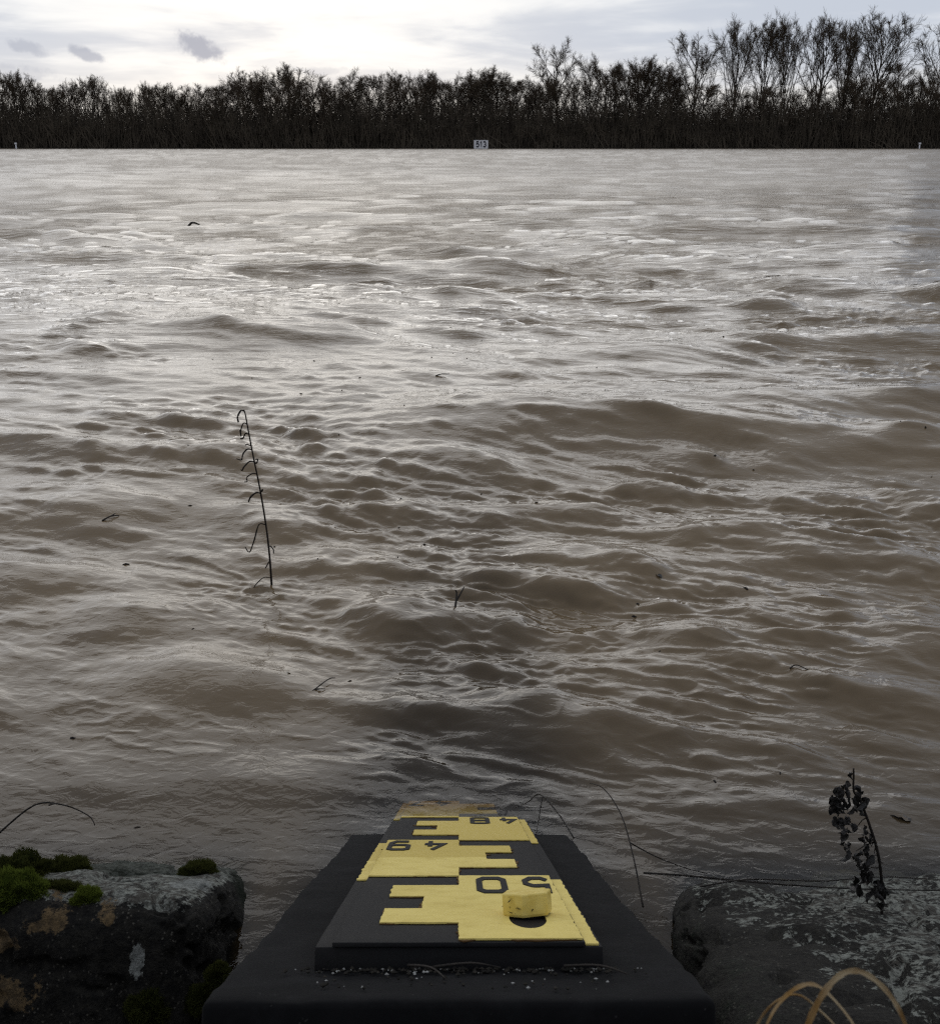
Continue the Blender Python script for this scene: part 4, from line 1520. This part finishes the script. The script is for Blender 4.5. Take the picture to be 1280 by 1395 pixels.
def build_specks():
    r = np.random.default_rng(8)
    V, Fc = [], []
    for q in range(70):
        y = 0.95 + 3.2 * r.random() ** 1.3
        x = r.uniform(-0.5, 0.5) * (y + 0.2)
        s = r.uniform(0.0010, 0.0032)
        a = r.random() * 6.28
        el = r.uniform(1.0, 2.6)
        i = len(V)
        ca, sa = math.cos(a), math.sin(a)
        # a tiny chip with thickness, riding on the waves
        z = water_z(x, y)
        for u, v, w in ((-el, -0.6, 0), (el, -0.7, 0.2), (el * 0.8, 0.7, 0), (-el * 0.7, 0.6, 0.3), (0, 0, 0.9), (0, 0, -1.5)):
            V.append((x + s * (u * ca - v * sa), y + s * (u * sa + v * ca), z + s * w))
        for k in range(4):
            Fc.append((i + k, i + (k + 1) % 4, i + 4))
            Fc.append((i + (k + 1) % 4, i + k, i + 5))
    o = obj('floating_specks', py_mesh('floating_specks', V, Fc), stem_mat)
    tag(o, 'scattered dark specks of plant debris drifting on the river', 'debris', kind='stuff')


build_specks()


def build_grit():
    """crumbs and dirt lying on the beam above the scale"""
    r = random.Random(21)
    pale = simple_mat('pale_grit', (0.10, 0.10, 0.09), (0.42, 0.42, 0.40), 150, 0.9)
    dirt = simple_mat('dirt_crumbs', (0.010, 0.009, 0.007), (0.030, 0.026, 0.020), 150, 0.95)
    for nm, mt, cnt, smin, smax, lab in (('pale_grit', pale, 80, 0.0003, 0.0009, 'pale grit lying on the black beam in front of the scale'), ('dirt_crumbs', dirt, 260, 0.0004, 0.0014, 'dark dirt crumbs along the lower edge of the scale plate')):
        V, Fc = [], []
        for q in range(cnt):
            cl_ = r.choice((-0.055, -0.03, -0.015, 0.01, 0.03, 0.052, 0.066))
            u = r.gauss(cl_, 0.008) if r.random() < 0.75 else r.uniform(-0.09, 0.09)
            s = 0.0125 - abs(r.gauss(0, 0.005)) if r.random() < 0.8 else r.uniform(-0.03, 0.012)
            s = min(s, 0.0125)
            sz = r.uniform(smin, smax)
            i = len(V)
            for a, b, c in ((1, 0, 0), (-1, 0, 0), (0, 1, 0), (0, -1, 0), (0, 0, 1), (0, 0, -1)):
                V.append((u + sz * a * r.uniform(0.6, 1.4), s + sz * b * r.uniform(0.6, 1.4), -0.0120 + sz * (0.5 + c * r.uniform(0.5, 1.0))))
            for a, b, c in ((0, 2, 4), (2, 1, 4), (1, 3, 4), (3, 0, 4), (2, 0, 5), (1, 2, 5), (3, 1, 5), (0, 3, 5)):
                Fc.append((i + a, i + b, i + c))
        o = obj(nm, py_mesh(nm, V, Fc), mt)
        o.matrix_world = g.matrix_world.copy()
        tag(o, lab, 'grit', kind='stuff')
    tw = []
    for a, b in (((-0.024, 0.010), (-0.006, -0.012)), ((0.05, 0.008), (0.078, -0.004)), ((-0.012, 0.006), (0.020, 0.009))):
        pa = g.matrix_world @ Vector((a[0], a[1], -0.0095))
        pb = g.matrix_world @ Vector((b[0], b[1], -0.0105))
        md = pa.lerp(pb, 0.5) + Vector((0.002, 0, 0.0025))
        tw.append((pa, md, pb))
    for q, lab in zip(tw, ('curved dry stalk lying on the beam left of the bolt', 'dark stalk at the right end of the scale plate edge', 'thin stalk along the middle of the scale plate edge')):
        twig('dry_stalk', [list(q)], lab, 'stalk', radius=0.0007)


build_grit()

# dry grass arching up in front of the lens
m, T = material('dry_grass')
tcn = T.n('ShaderNodeTexCoord')
n1 = T.noise(tcn.outputs['Object'], 45, 4, 0.6)
cc = T.mix(T.step(n1, 0.38, 0.62), (0.34, 0.20, 0.070), (0.60, 0.50, 0.33))
d1 = T.n('ShaderNodeBsdfDiffuse', Color=cc)
t1 = T.n('ShaderNodeBsdfTranslucent', Color=cc)
finish(T, T.n('ShaderNodeMixShader', Fac=0.35, i1=d1, i2=t1))
grass_mat = m


def build_grass():
    root = Vector((0.07, 0.17, 0.40))
    t = empty('dry_grass_tuft', root)
    blades = [
        [(0.084, 0.235, 0.33), (0.082, 0.252, 0.390), (0.088, 0.262, 0.418), (0.098, 0.268, 0.4285), (0.109, 0.270, 0.425), (0.122, 0.262, 0.405), (0.128, 0.25, 0.36)],
        [(0.092, 0.235, 0.33), (0.093, 0.250, 0.395), (0.101, 0.262, 0.421), (0.111, 0.268, 0.4335), (0.121, 0.268, 0.4325), (0.131, 0.264, 0.419), (0.137, 0.255, 0.39), (0.140, 0.245, 0.35)],
        [(0.082, 0.240, 0.33), (0.080, 0.257, 0.396), (0.087, 0.266, 0.4165), (0.097, 0.270, 0.424), (0.106, 0.270, 0.4195), (0.116, 0.262, 0.407), (0.121, 0.25, 0.37)],
        [(0.100, 0.245, 0.34), (0.104, 0.262, 0.400), (0.112, 0.27, 0.4095), (0.124, 0.27, 0.405), (0.136, 0.262, 0.385)],
    ]
    for i, b in enumerate(blades):
        eye = Vector((0, 0, 0.67))
        b = [eye + (Vector(p) - eye) * 0.74 for p in b]
        b = [b[0] + Vector((0, -0.01, -0.03))] + b
        P = smooth_path([p - root for p in b], 8)
        V, Fc = [], []
        n = len(P)
        for k, p in enumerate(P):
            d = (P[min(k + 1, n - 1)] - P[max(k - 1, 0)]).normalized()
            tw = 0.6 + 1.6 * k / n + i
            a = d.cross(Vector((0, 1, 0.2))).normalized()
            c = d.cross(a)
            sd = (a * math.cos(tw) + c * math.sin(tw))
            up = d.cross(sd)
            w = (0.0008, 0.0009, 0.0006, 0.0005)[i] * (0.85 + 0.3 * math.sin(k * 0.9 + i) ** 2) * (1 - 0.6 * k / n)
            V += [p - sd * w, p + up * 0.00035, p + sd * w, p + up * 0.0002]
        for k in range(n - 1):
            for j in range(4):
                j2 = (j + 1) % 4
                Fc.append((4 * k + j, 4 * k + j2, 4 * k + 4 + j2, 4 * k + 4 + j))
        obj('blade', py_mesh('blade', V, Fc), grass_mat, t)
    tag(t, 'blurred tuft of orange dry grass arching at the lower right corner', 'grass')


build_grass()
